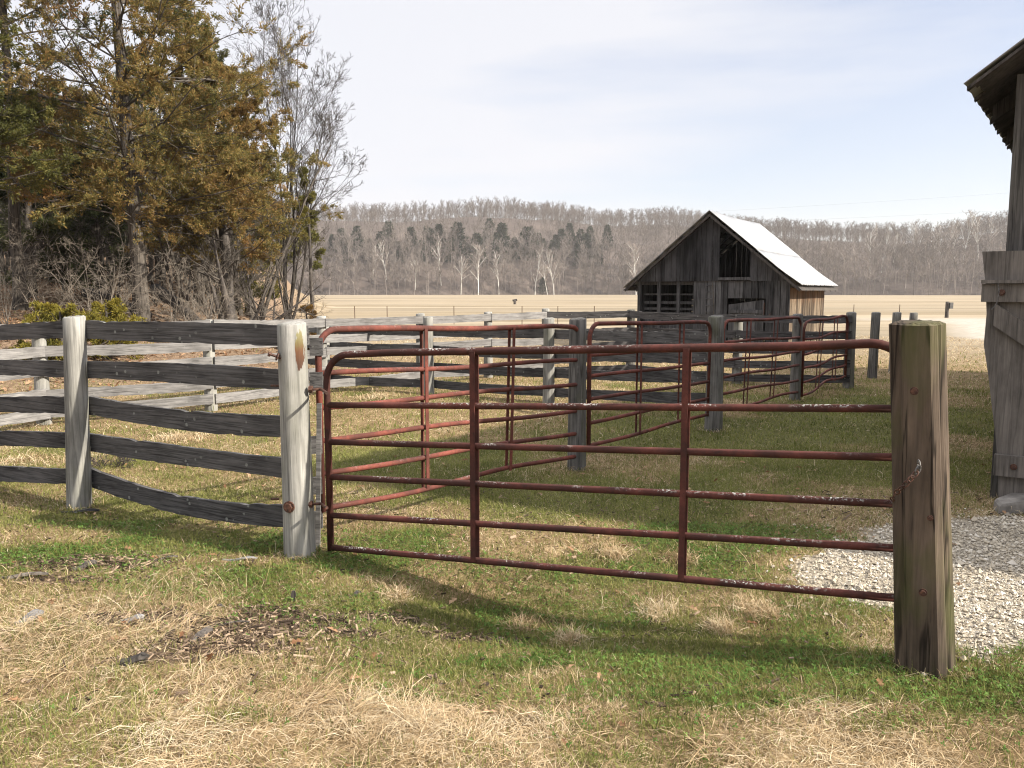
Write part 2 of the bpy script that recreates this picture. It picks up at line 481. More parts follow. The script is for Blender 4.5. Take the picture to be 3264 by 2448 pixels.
class MB:
    """collects boxes, tubes, prisms; one mesh at the end"""
    def __init__(s):
        s.V, s.Q, s.T, s.N, s.n = [], [], [], [], 0

    def add(s, V, Q=None, T=None, N=None):
        V = np.asarray(V, float).reshape(-1, 3)
        s.V.append(V)
        if Q is not None and len(Q): s.Q.append(np.asarray(Q, int) + s.n)
        if T is not None and len(T): s.T.append(np.asarray(T, int) + s.n)
        if N is not None:
            for f in N: s.N.append(np.asarray(f, int)[None, :] + s.n)
        s.n += len(V)
        return s

    def hexa(s, c):      # 8 corners: bottom 4 then top 4
        return s.add(c, [(0, 3, 2, 1), (4, 5, 6, 7), (0, 1, 5, 4), (1, 2, 6, 5), (2, 3, 7, 6), (3, 0, 4, 7)])

    def obox(s, o, u, v, w):     # origin + three edge vectors
        o, u, v, w = map(np.asarray, (o, u, v, w))
        return s.hexa([o, o + u, o + u + v, o + v, o + w, o + u + w, o + u + v + w, o + v + w])

    def tube(s, pts, rad, k=8, cap=True):
        P = np.asarray(pts, float)[None]; Rr = np.broadcast_to(np.asarray(rad, float), (P.shape[1],))[None]
        V, Q = tube_batch(P, Rr, k)
        n = P.shape[1]
        N = [list(range(k))[::-1], [(n - 1) * k + i for i in range(k)]] if cap else None
        return s.add(V, Q, None, N)

    def mesh(s, name, smooth=False):
        fs = []
        if s.Q: fs.append(np.concatenate(s.Q))
        if s.T: fs.append(np.concatenate(s.T))
        by = {}
        for f in s.N: by.setdefault(f.shape[1], []).append(f)
        for k in by: fs.append(np.concatenate(by[k]))
        return np_mesh(name, np.concatenate(s.V), fs, smooth)

    def build(s, name, mat, parent=None, smooth=False, loc=None, rotz=0.0):
        return link(name, s.mesh(name, smooth), mat, parent, loc, rotz)


def tube_batch(P, Rr, k=4):
    B, n, _ = P.shape
    T = np.empty_like(P)
    T[:, 1:-1] = P[:, 2:] - P[:, :-2]; T[:, 0] = P[:, 1] - P[:, 0]; T[:, -1] = P[:, -1] - P[:, -2]
    T /= np.linalg.norm(T, axis=2, keepdims=True) + 1e-9
    ref = np.where(np.abs(T[:, :1, 2:3]) > 0.9, np.array([[[1., 0, 0]]]), np.array([[[0, 0, 1.]]]))
    ref = np.broadcast_to(ref, T.shape)
    U = np.cross(T, ref); U /= np.linalg.norm(U, axis=2, keepdims=True) + 1e-9
    W = np.cross(U, T)
    a = np.arange(k) * 2 * np.pi / k
    V = P[:, :, None] + Rr[:, :, None, None] * (np.cos(a)[None, None, :, None] * U[:, :, None] + np.sin(a)[None, None, :, None] * W[:, :, None])
    i = np.arange(n - 1)[:, None] * k; j = np.arange(k)[None]
    q = np.stack([i + j, i + (j + 1) % k, i + k + (j + 1) % k, i + k + j], -1).reshape(-1, 4)
    Q = (np.arange(B)[:, None, None] * (n * k) + q[None]).reshape(-1, 4)
    return V.reshape(-1, 3), Q


def unit(v):
    return v / (np.linalg.norm(v, axis=-1, keepdims=True) + 1e-9)


def diamonds(C, D, L, Wd, rng):
    """leaf-like quads: C centres(N,3) D unit dirs L lengths Wd widths"""
    n = len(C)
    S = unit(np.cross(D, unit(rng.normal(size=(n, 3)))))
    V = np.empty((n, 4, 3))
    V[:, 0] = C; V[:, 2] = C + D * L[:, None]
    mid = C + D * (L * 0.55)[:, None]
    V[:, 1] = mid + S * Wd[:, None] * 0.5; V[:, 3] = mid - S * Wd[:, None] * 0.5
    return V.reshape(-1, 3), np.arange(n * 4).reshape(n, 4)


def grow(P, Rr, nchild, t0, t1, ang, lens, radr, up, wander, rng, n=5, flat=0.0, taper=0.25):
    """children of a batch of polylines. lens: (lo,hi) fraction of parent length"""
    B, m, _ = P.shape
    plen = np.linalg.norm(np.diff(P, axis=1), axis=2).sum(1)
    t = rng.uniform(t0, t1, (B, nchild)); f = t * (m - 1)
    i = np.minimum(f.astype(int), m - 2); fr = (f - i)[..., None]
    bi = np.arange(B)[:, None]
    start = P[bi, i] * (1 - fr) + P[bi, i + 1] * fr
    tan = unit(P[bi, i + 1] - P[bi, i])
    r0 = (Rr[bi, i] * (1 - fr[..., 0]) + Rr[bi, i + 1] * fr[..., 0]) * radr
    start, tan, r0, t = start.reshape(-1, 3), tan.reshape(-1, 3), r0.ravel(), t.ravel()
    N = len(start)
    q = rng.normal(size=(N, 3)); q[:, 2] *= (1 - flat)
    q = unit(q - (q * tan).sum(1, keepdims=True) * tan)
    a = np.radians(rng.uniform(ang[0], ang[1], N))[:, None]
    d = unit(np.cos(a) * tan + np.sin(a) * q + np.array([0, 0, up]))
    L = np.repeat(plen, nchild) * rng.uniform(lens[0], lens[1], N) * (1 - 0.45 * t)
    out = np.empty((N, n, 3)); out[:, 0] = start
    step = (L / (n - 1))[:, None]
    for k in range(1, n):
        d = unit(d + rng.normal(size=(N, 3)) * wander + np.array([0, 0, up * 0.35]))
        out[:, k] = out[:, k - 1] + d * step
    rad = r0[:, None] * np.linspace(1, taper, n)[None]
    return out, rad


def stem(p, d, L, r0, r1, rng, n=9, wander=0.06, up=0.05):
    pts = [np.array(p, float)]; d = unit(np.array(d, float))
    for k in range(1, n):
        d = unit(d + rng.normal(size=3) * wander + np.array([0, 0, up]))
        pts.append(pts[-1] + d * L / (n - 1))
    return np.array(pts)[None], np.linspace(r0, r1, n)[None]


# ------------------------------------------------------------------ ground sheet
def axis_pts(lo, hi, d0, d1, step, g=1.11):
    a = list(np.arange(d0, d1 + 1e-6, step))
    s, x = step, d1
    while x < hi:
        s *= g; x += s; a.append(x)
    s, x, b = step, d0, []
    while x > lo:
        s *= g; x -= s; b.append(x)
    return np.array(b[::-1] + a)


def build_ground():
    xs = axis_pts(-1600, 1600, -5.5, 5.5, 0.05)
    ys = axis_pts(-60, 1700, 2.2, 8.5, 0.05)
    X, Y = np.meshgrid(xs, ys)
    Z = ground_z(X, Y)
    nx, ny = len(xs), len(ys)
    V = np.stack([X, Y, Z], -1).reshape(-1, 3)
    i = (np.arange(ny - 1)[:, None] * nx + np.arange(nx - 1)[None]).ravel()
    Q = np.stack([i, i + 1, i + nx + 1, i + nx], -1)
    me = np_mesh('ground', V, [Q], True)
    x, y = X.ravel(), Y.ravel()
    d = np.hypot(x, y)
    A = {'green': green_mask(x, y) * (1 - sstep(14, 20, d)) * (1 - 0.6 * straw_mask(x, y)), 'mulch': mulch_mask(x, y) * (d < 9),
         'litter': litter_mask(x, y), 'gravel': gravel_mask(x, y) * (d < 14), 'road': road_mask(x, y),
         'field': sstep(17, 30, d + (fbm(x * .3, y * .3, 5) - .5) * 8) * (1 - litter_mask(x, y))}
    for k, v in A.items():
        at_ = me.attributes.new(k, 'FLOAT', 'POINT')
        at_.data.foreach_set('value', np.ascontiguousarray(v, np.float32))
    o = link('ground', me, M['ground'])
    tag(o, kind='structure')


build_ground()


# ------------------------------------------------------------------ grass, clover, chips, gravel
def scatter(dens, y0, y1, rng, spread=0.66, pad=0.6):
    a = spread * (y1 * y1 - y0 * y0) + 2 * pad * (y1 - y0)
    n = int(a * dens)
    y = np.sqrt(rng.uniform(y0 * y0, y1 * y1, n))
    x = rng.uniform(-1, 1, n) * (spread * y + pad)
    return x, y


def blades(x, y, L, Wd, pitch, head, bend, rng, nseg=3):
    """ribbons leaning by pitch (0 = flat) along heading, drooping by bend"""
    n = len(x)
    z = ground_z(x, y)
    P = np.empty((n, nseg + 1, 3)); P[:, 0] = np.stack([x, y, z - 0.004], -1)
    step = L / nseg
    for k in range(1, nseg + 1):
        c, s_ = np.cos(pitch), np.sin(pitch)
        P[:, k, 0] = P[:, k - 1, 0] + np.cos(head) * c * step
        P[:, k, 1] = P[:, k - 1, 1] + np.sin(head) * c * step
        P[:, k, 2] = np.maximum(P[:, k - 1, 2] + s_ * step, z + 0.003)
        pitch = pitch - bend; head = head + rng.normal(size=n) * 0.25
    side = np.stack([-np.sin(head), np.cos(head), rng.normal(size=n) * 0.5], -1)
    side = unit(side)
    V = np.empty((n, nseg * 2 + 1, 3))
    for k in range(nseg):
        w = (Wd * (1 - 0.55 * k / nseg))[:, None] * 0.5
        V[:, 2 * k] = P[:, k] - side * w; V[:, 2 * k + 1] = P[:, k] + side * w
    V[:, -1] = P[:, nseg]
    m = nseg * 2 + 1
    b = np.arange(n)[:, None] * m
    Q = np.concatenate([b + np.array([[2 * k, 2 * k + 1, 2 * k + 3, 2 * k + 2]]) for k in range(nseg - 1)]) if nseg > 1 else np.zeros((0, 4), int)
    T = b + np.array([[m - 3, m - 2, m - 1]])
    return V.reshape(-1, 3), Q, T


def build_cover():
    rng = np.random.RandomState(5)
    dry, grn = MB(), MB()
    for dens, y0, y1, ws, lf in [(17000, 2.3, 4.6, 1.05, 1.0), (7000, 4.6, 8.5, 1.4, 1.0), (1100, 8.5, 15, 2.8, 1.25), (170, 15, 30, 5.5, 1.6)]:
        x, y = scatter(dens, y0, y1, rng)
        gv = gravel_mask(x, y); mu = mulch_mask(x, y); li = litter_mask(x, y); rd = road_mask(x, y)
        g, st = green_mask(x, y), straw_mask(x, y)
        u = rng.uniform(size=len(x))
        keep = (u > gv * 1.03) & (rng.uniform(size=len(x)) > mu * 0.85) & (rng.uniform(size=len(x)) > li * 0.85) & (rd < .3)
        x, y, g, st = x[keep], y[keep], g[keep], st[keep]
        pg = np.clip(g * 1.1 * (1 - 0.5 * st) + 0.32 * (1 - st) + .30 * st * sstep(.52, .68, fbm(x * 1.9, y * 1.9, 97, 3)), 0, 0.9) * (1 - sstep(14, 24, y))
        isg = rng.uniform(size=len(x)) < pg
        # dry straw: long and matted in the uncut foreground, short elsewhere
        xs, ys, ss = x[~isg], y[~isg], st[~isg]
        k = fbm(xs * 2.6, ys * 2.6, 81, 3); clump = sstep(0.44, 0.66, k)
        th = (rng.uniform(size=len(xs)) < (0.42 + 0.58 * clump) * (0.5 + 0.5 * ss) + (0.25 if y0 > 5 else 0))
        xs, ys, ss, clump = xs[th], ys[th], ss[th], clump[th]
        n = len(xs)
        head = (fbm(xs * 0.9, ys * 0.9, 83, 2) - 0.5) * 9 + 0.4 + rng.normal(size=n) * 1.35
        L = (rng.gamma(6, 1 / 6, n) * (0.036 + 0.024 * clump + ss * (0.032 + 0.04 * clump))) * lf
        L = np.where(rng.uniform(size=n) < .02, L * 2.0, L)
        pitch = np.radians(rng.uniform(3, 68, n)) * (1 - 0.4 * ss)
        V, Q, T = blades(xs, ys, L, rng.uniform(.0015, .0032, n) * ws, pitch, head, np.radians(rng.uniform(5, 40, n)), rng)
        dry.add(V, Q, T)
        # short flat thatch between the stems
        if y1 < 9:
            xt, yt = scatter(15000 if y0 < 3 else 5000, y0, y1, rng); u_ = rng.uniform(size=len(xt))
            kt = (u_ > gravel_mask(xt, yt) * 1.05) & (rng.uniform(size=len(xt)) > .45 * green_mask(xt, yt)) & (rng.uniform(size=len(xt)) > .5 * mulch_mask(xt, yt))
            xt, yt = xt[kt], yt[kt]; nt_ = len(xt)
            V, Q, T = blades(xt, yt, rng.gamma(3, 1 / 3, nt_) * .026, rng.uniform(.0016, .004, nt_) * ws, np.radians(rng.uniform(0, 35, nt_)), rng.uniform(0, 6.3, nt_), np.radians(rng.uniform(0, 20, nt_)), rng, 1)
            dry.add(V, Q, T)
        xg, yg = x[isg], y[isg]; n = len(xg)
        L = rng.gamma(5, 1 / 5, n) * 0.038 * lf
        V, Q, T = blades(xg, yg, L, rng.uniform(.002, .0042, n) * ws, np.radians(rng.uniform(25, 85, n)), rng.uniform(0, 6.3, n), np.radians(rng.uniform(5, 35, n)), rng, 2)
        grn.add(V, Q, T)
    # straw-coloured tussocks dotted through the pen
    for px, py, s_ in [(1330, 1190, .11), (1470, 1200, .12), (1420, 1290, .12), (1130, 1300, .1), (1620, 1300, .13), (1660, 1310, .1), (1050, 880, .2), (820, 860, .3), (400, 950, .35), (520, 930, .3), (60, 1000, .3), (1230, 1330, .1), (1560, 1330, .09), (860, 1260, .1)]:
        c = gp(px * 1.4756, py * 1.4756); n = 420
        V, Q, T = blades(c[0] + rng.normal(size=n) * s_ * .45, c[1] + rng.normal(size=n) * s_ * .45, rng.uniform(.5, 1.1, n) * (0.09 + .2 * s_), rng.uniform(.002, .0036, n) * (c[1] / 4), np.radians(rng.uniform(15, 80, n)), rng.uniform(0, 6.3, n), np.radians(rng.uniform(10, 45, n)), rng)
        dry.add(V, Q, T)
    for px, py, r_ in [(957, 1762, .1), (252, 1622, .1), (2955, 2128, .125), (1837, 1496, .1), (2273, 1371, .11), (2533, 1278, .09), (3185, 1600, .2), (3260, 1600, .2)]:
        c = gp(px, py); n = 260
        a = rng.uniform(0, 6.3, n); rr = r_ * rng.uniform(.85, 1.7, n)
        xx, yy = c[0] + np.cos(a) * rr, c[1] + np.sin(a) * rr
        for mb_, k, L0 in ((dry, slice(0, 120), .07), (grn, slice(120, 260), .05)):
            q = len(xx[k])
            V, Q, T = blades(xx[k], yy[k], rng.uniform(.5, 1.4, q) * L0, rng.uniform(.002, .004, q) * max(1, c[1] / 5), np.radians(rng.uniform(25, 85, q)), rng.uniform(0, 6.3, q), np.radians(rng.uniform(5, 35, q)), rng)
            mb_.add(V, Q, T)
    o = dry.build('dead_grass', M['straw']); tag(o, 'matted straw coloured dead grass covering the ground', 'grass', kind='stuff')
    o = grn.build('green_grass', M['grass']); tag(o, 'short green winter grass growing through the dead straw', 'grass', kind='stuff')
    # clover mats
    x, y = scatter(5200, 2.7, 5.6, rng)
    g = green_mask(x, y) * (1 - 0.8 * straw_mask(x, y)) * (1 - gravel_mask(x, y)) * sstep(.4, .6, fbm(x * 2.3, y * 2.3, 91, 3) + .12 * (x > -.2))
    k = rng.uniform(size=len(x)) < g
    x, y = x[k], y[k]; n = len(x)
    C = np.stack([x, y, ground_z(x, y) + rng.uniform(.004, .028, n)], -1)
    a = rng.uniform(0, 6.3, n); r = rng.uniform(.004, .0085, n)
    V = np.empty((n, 3, 4, 3)); tilt = rng.normal(size=(n, 2)) * .45
    for j in range(3):
        aj = a + j * 2.094
        for m_, (rr, da) in enumerate([(0, 0), (1.0, -.55), (1.5, 0), (1.0, .55)]):
            dx, dy = np.cos(aj + da) * r * rr, np.sin(aj + da) * r * rr
            V[:, j, m_] = C + np.stack([dx, dy, dx * tilt[:, 0] + dy * tilt[:, 1]], -1)
    o = MB().add(V.reshape(-1, 3), np.arange(n * 12).reshape(-1, 4)).build('clover', M['clover'])
    tag(o, 'low mat of green clover leaves beside the front gate', 'clover', kind='stuff')
    # wood chips on bare mulch
    x, y = scatter(4200, 3.0, 6.5, rng)
    k = rng.uniform(size=len(x)) < mulch_mask(x, y) * .5 + .025
    k &= gravel_mask(x, y) < .2
    x, y = x[k], y[k]; n = len(x)
    z = ground_z(x, y) + rng.uniform(.002, .02, n)
    a = rng.uniform(0, 6.3, n); L = rng.gamma(2.0, 1 / 2.0, n) * .011; Wd = rng.uniform(.001, .0045, n); sl = rng.normal(size=n) * .3
    u = np.stack([np.cos(a) * L, np.sin(a) * L, sl * L], -1); v = np.stack([-np.sin(a) * Wd, np.cos(a) * Wd, rng.normal(size=n) * .4 * Wd], -1)
    c = np.stack([x, y, z], -1); h = np.stack([0 * x, 0 * x, rng.uniform(.002, .006, n)], -1)
    V = np.stack([c - u - v, c + u - v, c + u + v, c - u + v, c - u - v + h, c + u - v + h, c + u + v + h, c - u + v + h], 1).reshape(-1, 3)
    b = np.arange(n)[:, None] * 8
    Q = np.concatenate([b + np.array([f]) for f in [(4, 5, 6, 7), (0, 1, 5, 4), (1, 2, 6, 5), (2, 3, 7, 6), (3, 0, 4, 7)]])
    o = MB().add(V, Q).build('wood_chips', M['chips']); tag(o, 'dark rotten wood chips scattered over the bare patch', 'wood chips', kind='stuff')
    # fallen leaves
    x, y = scatter(7, 2.6, 8, rng); n = len(x)
    xl = rng.uniform(-16, -4, 9000); yl = rng.uniform(9, 30, 9000)
    k = rng.uniform(size=9000) < litter_mask(xl, yl); xl, yl = xl[k], yl[k]
    s_ = np.concatenate([rng.uniform(.025, .05, n), rng.uniform(.05, .1, len(xl))])
    x, y = np.concatenate([x, xl]), np.concatenate([y, yl]); n = len(x)
    D = unit(np.stack([rng.normal(size=n), rng.normal(size=n), rng.normal(size=n) * .3 + .1], -1))
    S = unit(np.cross(D, np.array([0, 0, 1.]) + rng.normal(size=(n, 3)) * .35))
    c = np.stack([x, y, ground_z(x, y) + .012], -1)
    prof = [(0, 0), (.3, .3), (.45, .16), (.62, .36), (.78, .14), (1.0, 0.0), (.78, -.14), (.62, -.36), (.45, -.16), (.3, -.3)]
    V = np.stack([c + D * (s_ * p)[:, None] * 1.5 + S * (s_ * q)[:, None] + np.array([0, 0, 1]) * (abs(q) * .5 * s_)[:, None] for p, q in prof], 1)
    o = link('fallen_leaves', np_mesh('fallen_leaves', V.reshape(-1, 3), [np.arange(n * 10).reshape(n, 10)]), M['deadleaf'])
    tag(o, 'brown dead oak leaves lying on the grass and the wooded bank', 'leaves', kind='stuff')
    # gravel
    x = rng.uniform(.7, 5.6, 110000); y = rng.uniform(3.0, 6.8, 110000)
    k = rng.uniform(size=110000) < gravel_mask(x, y) * 1.1 - .06
    k2 = (rng.uniform(size=110000) < .03 * sstep(-.5, 0, poly_sd(x, y, GRAV)))
    x, y = x[k | k2], y[k | k2]; n = len(x)
    s_ = rng.gamma(2.6, 1 / 2.6, n) * .0054
    base = np.array([(1, 0, 0), (0, 1, 0), (-1, 0, 0), (0, -1, 0), (0, 0, .75), (0, 0, -.75)])
    V = base[None] * rng.uniform(.6, 1.35, (n, 6, 1)) + rng.normal(size=(n, 6, 3)) * .16
    a = rng.uniform(0, 6.3, n); ca, sa = np.cos(a)[:, None], np.sin(a)[:, None]
    V = np.stack([V[..., 0] * ca - V[..., 1] * sa, V[..., 0] * sa + V[..., 1] * ca, V[..., 2]], -1) * s_[:, None, None]
    V += np.stack([x, y, ground_z(x, y) + s_ * .35 + rng.uniform(0, .008, n)], -1)[:, None]
    T = np.array([(0, 1, 4), (1, 2, 4), (2, 3, 4), (3, 0, 4), (1, 0, 5), (2, 1, 5), (3, 2, 5), (0, 3, 5)])
    T = (np.arange(n)[:, None, None] * 6 + T[None]).reshape(-1, 3)
    o = MB().add(V.reshape(-1, 3), None, T).build('gravel', M['gravelstone']); tag(o, 'pale limestone gravel spread behind the right gate post', 'gravel', kind='stuff')


build_cover()


# ------------------------------------------------------------------ fence parts
def post_mesh(base, h, r, rng, lean=(0, 0), k=16, taper=0.92, wob=0.03, square=0.0, topslant=0.02, rot=0.0, grooves=()):
    n = 9
    prof = 1 + rng.normal(size=k) * wob
    a = np.arange(k) * 2 * math.pi / k + rng.uniform(0, 1)
    if square:
        sq = np.maximum(np.abs(np.cos(a - rot)), np.abs(np.sin(a - rot)))
        prof = prof * (1 - square + square / sq * 0.86)
    for g, dp in grooves:
        prof[g % k] *= dp; prof[(g + 1) % k] *= (1 + dp) / 2
    V = []
    for i in range(n):
        t = i / (n - 1)
        z = -0.08 + t * (h + 0.08)
        rr = r * (1.05 - (1.05 - taper) * t) * (1 + 0.015 * math.sin(5 * t + a[3]))
        for j in range(k):
            zz = z + (topslant * math.cos(a[j] - 1) * r * 4 if i == n - 1 else 0)
            V.append((base[0] + lean[0] * t + math.cos(a[j]) * rr * prof[j], base[1] + lean[1] * t + math.sin(a[j]) * rr * prof[j], base[2] + zz))
    for j in range(k):      # worn rim
        V.append((base[0] + lean[0] + math.cos(a[j]) * r * taper * prof[j] * .82, base[1] + lean[1] + math.sin(a[j]) * r * taper * prof[j] * .82, base[2] + h + .006 + rng.uniform(-.002, .006) + topslant * math.cos(a[j] - 1) * r * 3.3))
    q = [(i * k + j, i * k + (j + 1) % k, (i + 1) * k + (j + 1) % k, (i + 1) * k + j) for i in range(n) for j in range(k)]
    return MB().add(V, q, None, [[n * k + j for j in range(k)]])


def rail_obj(a, b, w, th, mat, parent, rng, sag=0.0, back=0.0, name='board', ext=0.0, wob=1.0):
    """plank from a to b (3-D centre line), local X along it"""
    a, b = np.array(a, float), np.array(b, float)
    d = b - a; L = math.hypot(d[0], d[1]); rz = math.atan2(d[1], d[0])
    n = max(8, int(L / 0.06))
    V = []
    ph = rng.uniform(0, 6, 4)
    for i in range(n + 1):
        t = i / n
        x = -ext + t * (L + 2 * ext)
        zc = d[2] * t - sag * 4 * t * (1 - t) * (1 + .35 * math.sin(2.2 * t + ph[0]))
        y = 0.012 * wob * math.sin(3 * t + ph[3])
        w1 = w / 2 * (1 + wob * (0.05 * math.sin(7 * t + ph[1]) + rng.normal() * 0.025))
        w2 = w / 2 * (1 + wob * (0.05 * math.sin(6 * t + ph[2]) + rng.normal() * 0.025))
        if rng.uniform() < .05: w1 *= rng.uniform(.8, .95)
        if rng.uniform() < .05: w2 *= rng.uniform(.8, .95)
        V += [(x, y - th / 2, zc - w2), (x, y + th / 2, zc - w2), (x, y + th / 2, zc + w1), (x, y - th / 2, zc + w1)]
    q = []
    for i in range(n):
        o = i * 4
        for j in range(4):
            q.append((o + j, o + 4 + j, o + 4 + (j + 1) % 4, o + (j + 1) % 4))
    q += [(0, 1, 2, 3), (n * 4 + 3, n * 4 + 2, n * 4 + 1, n * 4)]
    nx, ny = -math.sin(rz), math.cos(rz)
    o = MB().add(V, q).build(name, mat, parent, False, (a[0] + nx * back, a[1] + ny * back, a[2]), rz)
    return o


def bolt(p, d, r, L, mat, parent, name='bolt', head=True):
    d = unit(np.array(d, float)); p = np.array(p, float)
    m = MB().tube([p, p + d * L], r, 8)
    if head:
        m.tube([p + d * L, p + d * (L + r * 1.5)], r * 2.1, 6)
        m.tube([p + d * (L * .35), p + d * (L * .35 + r * .8)], r * 3.0, 12)
    return m.build(name, mat, parent)


rng = np.random.RandomState(23)
# ---- front fence, left of the gate
P1 = gp(957, 1762); P2 = gp(252, 1622); P3 = P2 + (P2 - P1) * 0.98; P3[2] = 0
A = empty('board_fence', (*P1[:2], 0), 'dark weathered board fence on pale round posts, running left from the front gate', 'fence')
h1 = at(957, 1033, P1[1])[2]; h2 = at(243, 1012, P2[1])[2]
SX, SZ = at(951, 1120, P1[1] - .09)[0], at(951, 1120, P1[1] - .09)[2]


def stain_fn(a, c):
    sp = a.n('ShaderNodeSeparateXYZ'); a.l(a.coord('pos'), sp.inputs[0])
    nz_ = a.math('SUBTRACT', a.noise(a.coord('pos', (70, 70, 14)), 1, 5, .65), .5)
    ex = a.math('POWER', a.math('ABSOLUTE', a.math('MULTIPLY', a.math('SUBTRACT', sp.outputs[0], SX), 1 / .023)), 2.0)
    ez = a.math('POWER', a.math('ABSOLUTE', a.math('MULTIPLY', a.math('SUBTRACT', sp.outputs[2], SZ), 1 / .122)), 3.0)
    d = a.math('ADD', a.math('ADD', ex, ez), a.math('MULTIPLY', nz_, 3.2))
    m = a.math('MULTIPLY', a.ramp(d, [(.75, .92), (1.0, 0.0)]), a.math('LESS_THAN', sp.outputs[1], float(P1[1]) - .02))
    h = a.math('ADD', a.math('MULTIPLY', a.math('SUBTRACT', sp.outputs[2], SZ - .12), 1 / .24), a.math('MULTIPLY', nz_, .5))
    return a.mix(m, c, a.ramp(h, [(.1, (.055, .022, .011)), (.5, (.10, .042, .017)), (.68, (.115, .085, .03)), (.9, (.16, .14, .06))]))


M['post_stained'] = wood_mat('stained_pale_post', (0.125, 0.12, 0.105), (0.325, 0.313, 0.282), 'z', 0.1, 0.25, 0.15, 0.38, extra=stain_fn)
pm = post_mesh(P1, h1, 0.096, rng, (-0.012, 0)).build('post', M['post_stained'], A, True)
tag(pm, 'pale gate post with a yellow and rust stain near its top')
tag(post_mesh(P2, h2, 0.084, rng, (0.045, 0)).build('post', M['post_pale'], A, True), 'pale sunlit round post between two fence bays')
post_mesh(P3, h2, 0.085, rng).build('post', M['post_pale'], A, True)
dA = unit(P1[:2] - P2[:2]); nA = np.array([-dA[1], dA[0]])      # nA points away from the camera
ends1 = [1074, 1217, 1364, 1501, 1653]; ends2 = [1052, 1183, 1299, 1419, 1535]; ends0 = [1071, 1181, 1302, 1410, 1525]
for i in range(5):
    za, zb = at(280, ends2[i], P2[1] - .05)[2], at(905, ends1[i], P1[1] + .05)[2]
    wd = [.135, .13, .135, .13, .135][i]
    rail_obj((P2[0], P2[1], za), (P1[0], P1[1], zb), wd, .03, M['rail_dark'], A, rng, [.0, -.01, .03, .012, .062][i], .1)
    zl = at(0, ends0[i], 6.6)[2]; k = 1.9
    rail_obj((P3[0], P3[1], zl + (zl - za) * .5), (P2[0], P2[1], za), wd * .93, .03, M['rail_dark'], A, rng, -.01, .1)
tocam = np.array([-.25, -1, 0.0])
bolt(at(898, 1142, P1[1] - .06), (-.8, -.4, .35), .008, .07, M['rust'], pm, 'hook_bolt')
bolt(at(923, 1615, P1[1] - .09), (-.2, -1, 0), .012, .01, M['rust'], pm, 'hook_bolt')
bolt(at(890, 1229, P1[1] - .0), (-1, -.1, 0), .007, .05, M['rust'], pm, 'hook_bolt', False)
bolt(at(890, 1590, P1[1] - .0), (-1, -.1, 0), .007, .05, M['rust'], pm, 'hook_bolt', False)
for yy in (1241, 1607):
    s_ = at(990, yy, P1[1] - .04)
    hb = MB().tube([s_, s_ + np.array([.06, .01, 0]), at(1042, yy + 12, 4.72)], .009, 8)
    hb.tube([s_ - np.array([.01, 0, 0]), s_ + np.array([.012, 0, 0])], .022, 8)
    hb.build('gate_hinge', M['rust'], pm)
# board scrap nailed on the hidden side of the post
sb = at(1003, 1530, P1[1] + .1)
MB().obox(sb + np.array([-.01, 0, -.5]), (.028, 0, 0), (.0, .02, 0), (0.035, 0, .98)).build('nailed_strip', M['rail_grey'], pm)
for yy in (1106, 1215, 1420, 1550, 1660):
    c = at(1012, yy, P1[1] + .16)
    MB().obox(c + np.array([-.05, 0, -.055]), (.075, .02, 0), (0, .025, 0), (0, 0, .11)).build('board_stub', M['rail_dark'], A)

# ---- right gate post
PR = gp(2955, 2128)
hR = at(2925, 1032, PR[1])[2]
GPo = empty('gate_post', (*PR[:2], 0), 'big cracked square-hewn post with moss and a chain, right end of the front gate', 'post')
pb = post_mesh(PR, hR, 0.112, np.random.RandomState(4), (-0.115, 0.01), 44, .95, .022, .62, .012, R(-44), [(17, .80), (30, .88), (24, .9), (36, .9), (11, .9)])
pb.build('shaft', M['post_old'], GPo)
for (px, py, rr) in [(2914, 1246, .0055), (2942, 1887, .0055), (2965, 1650, .004)]:
    p = at(px, py, PR[1] - .115)
    bolt(p, (-.45, -.9, 0), rr, .012, M['rust'], GPo, 'bolt_head')
# chain round the post
cps = [at(2928, 1472, PR[1] - .125), at(2930, 1490, PR[1] - .13), at(2922, 1506, PR[1] - .13), at(2908, 1520, PR[1] - .13), at(2895, 1535, PR[1] - .128), at(2880, 1550, PR[1] - .12), at(2866, 1562, PR[1] - .10), at(2854, 1573, PR[1] - .07), at(2846, 1585, PR[1] - .03), at(2842, 1597, PR[1] + .02)]
for i in range(len(cps) - 1):
    a_, b_ = cps[i], cps[i + 1]
    d = unit(b_ - a_); mid = (a_ + b_) / 2; up = unit(np.cross(d, [.2, -1, .3])) if i % 2 else unit(np.cross(d, [1, .3, .9]))
    ring = [mid + d * math.cos(t) * .0185 + up * math.sin(t) * .009 for t in np.linspace(0, 2 * math.pi, 13)]
    MB().tube(ring, .0032, 6, False).build('chain_link', M['steel'] if i < 2 else M['rust'], GPo, True)


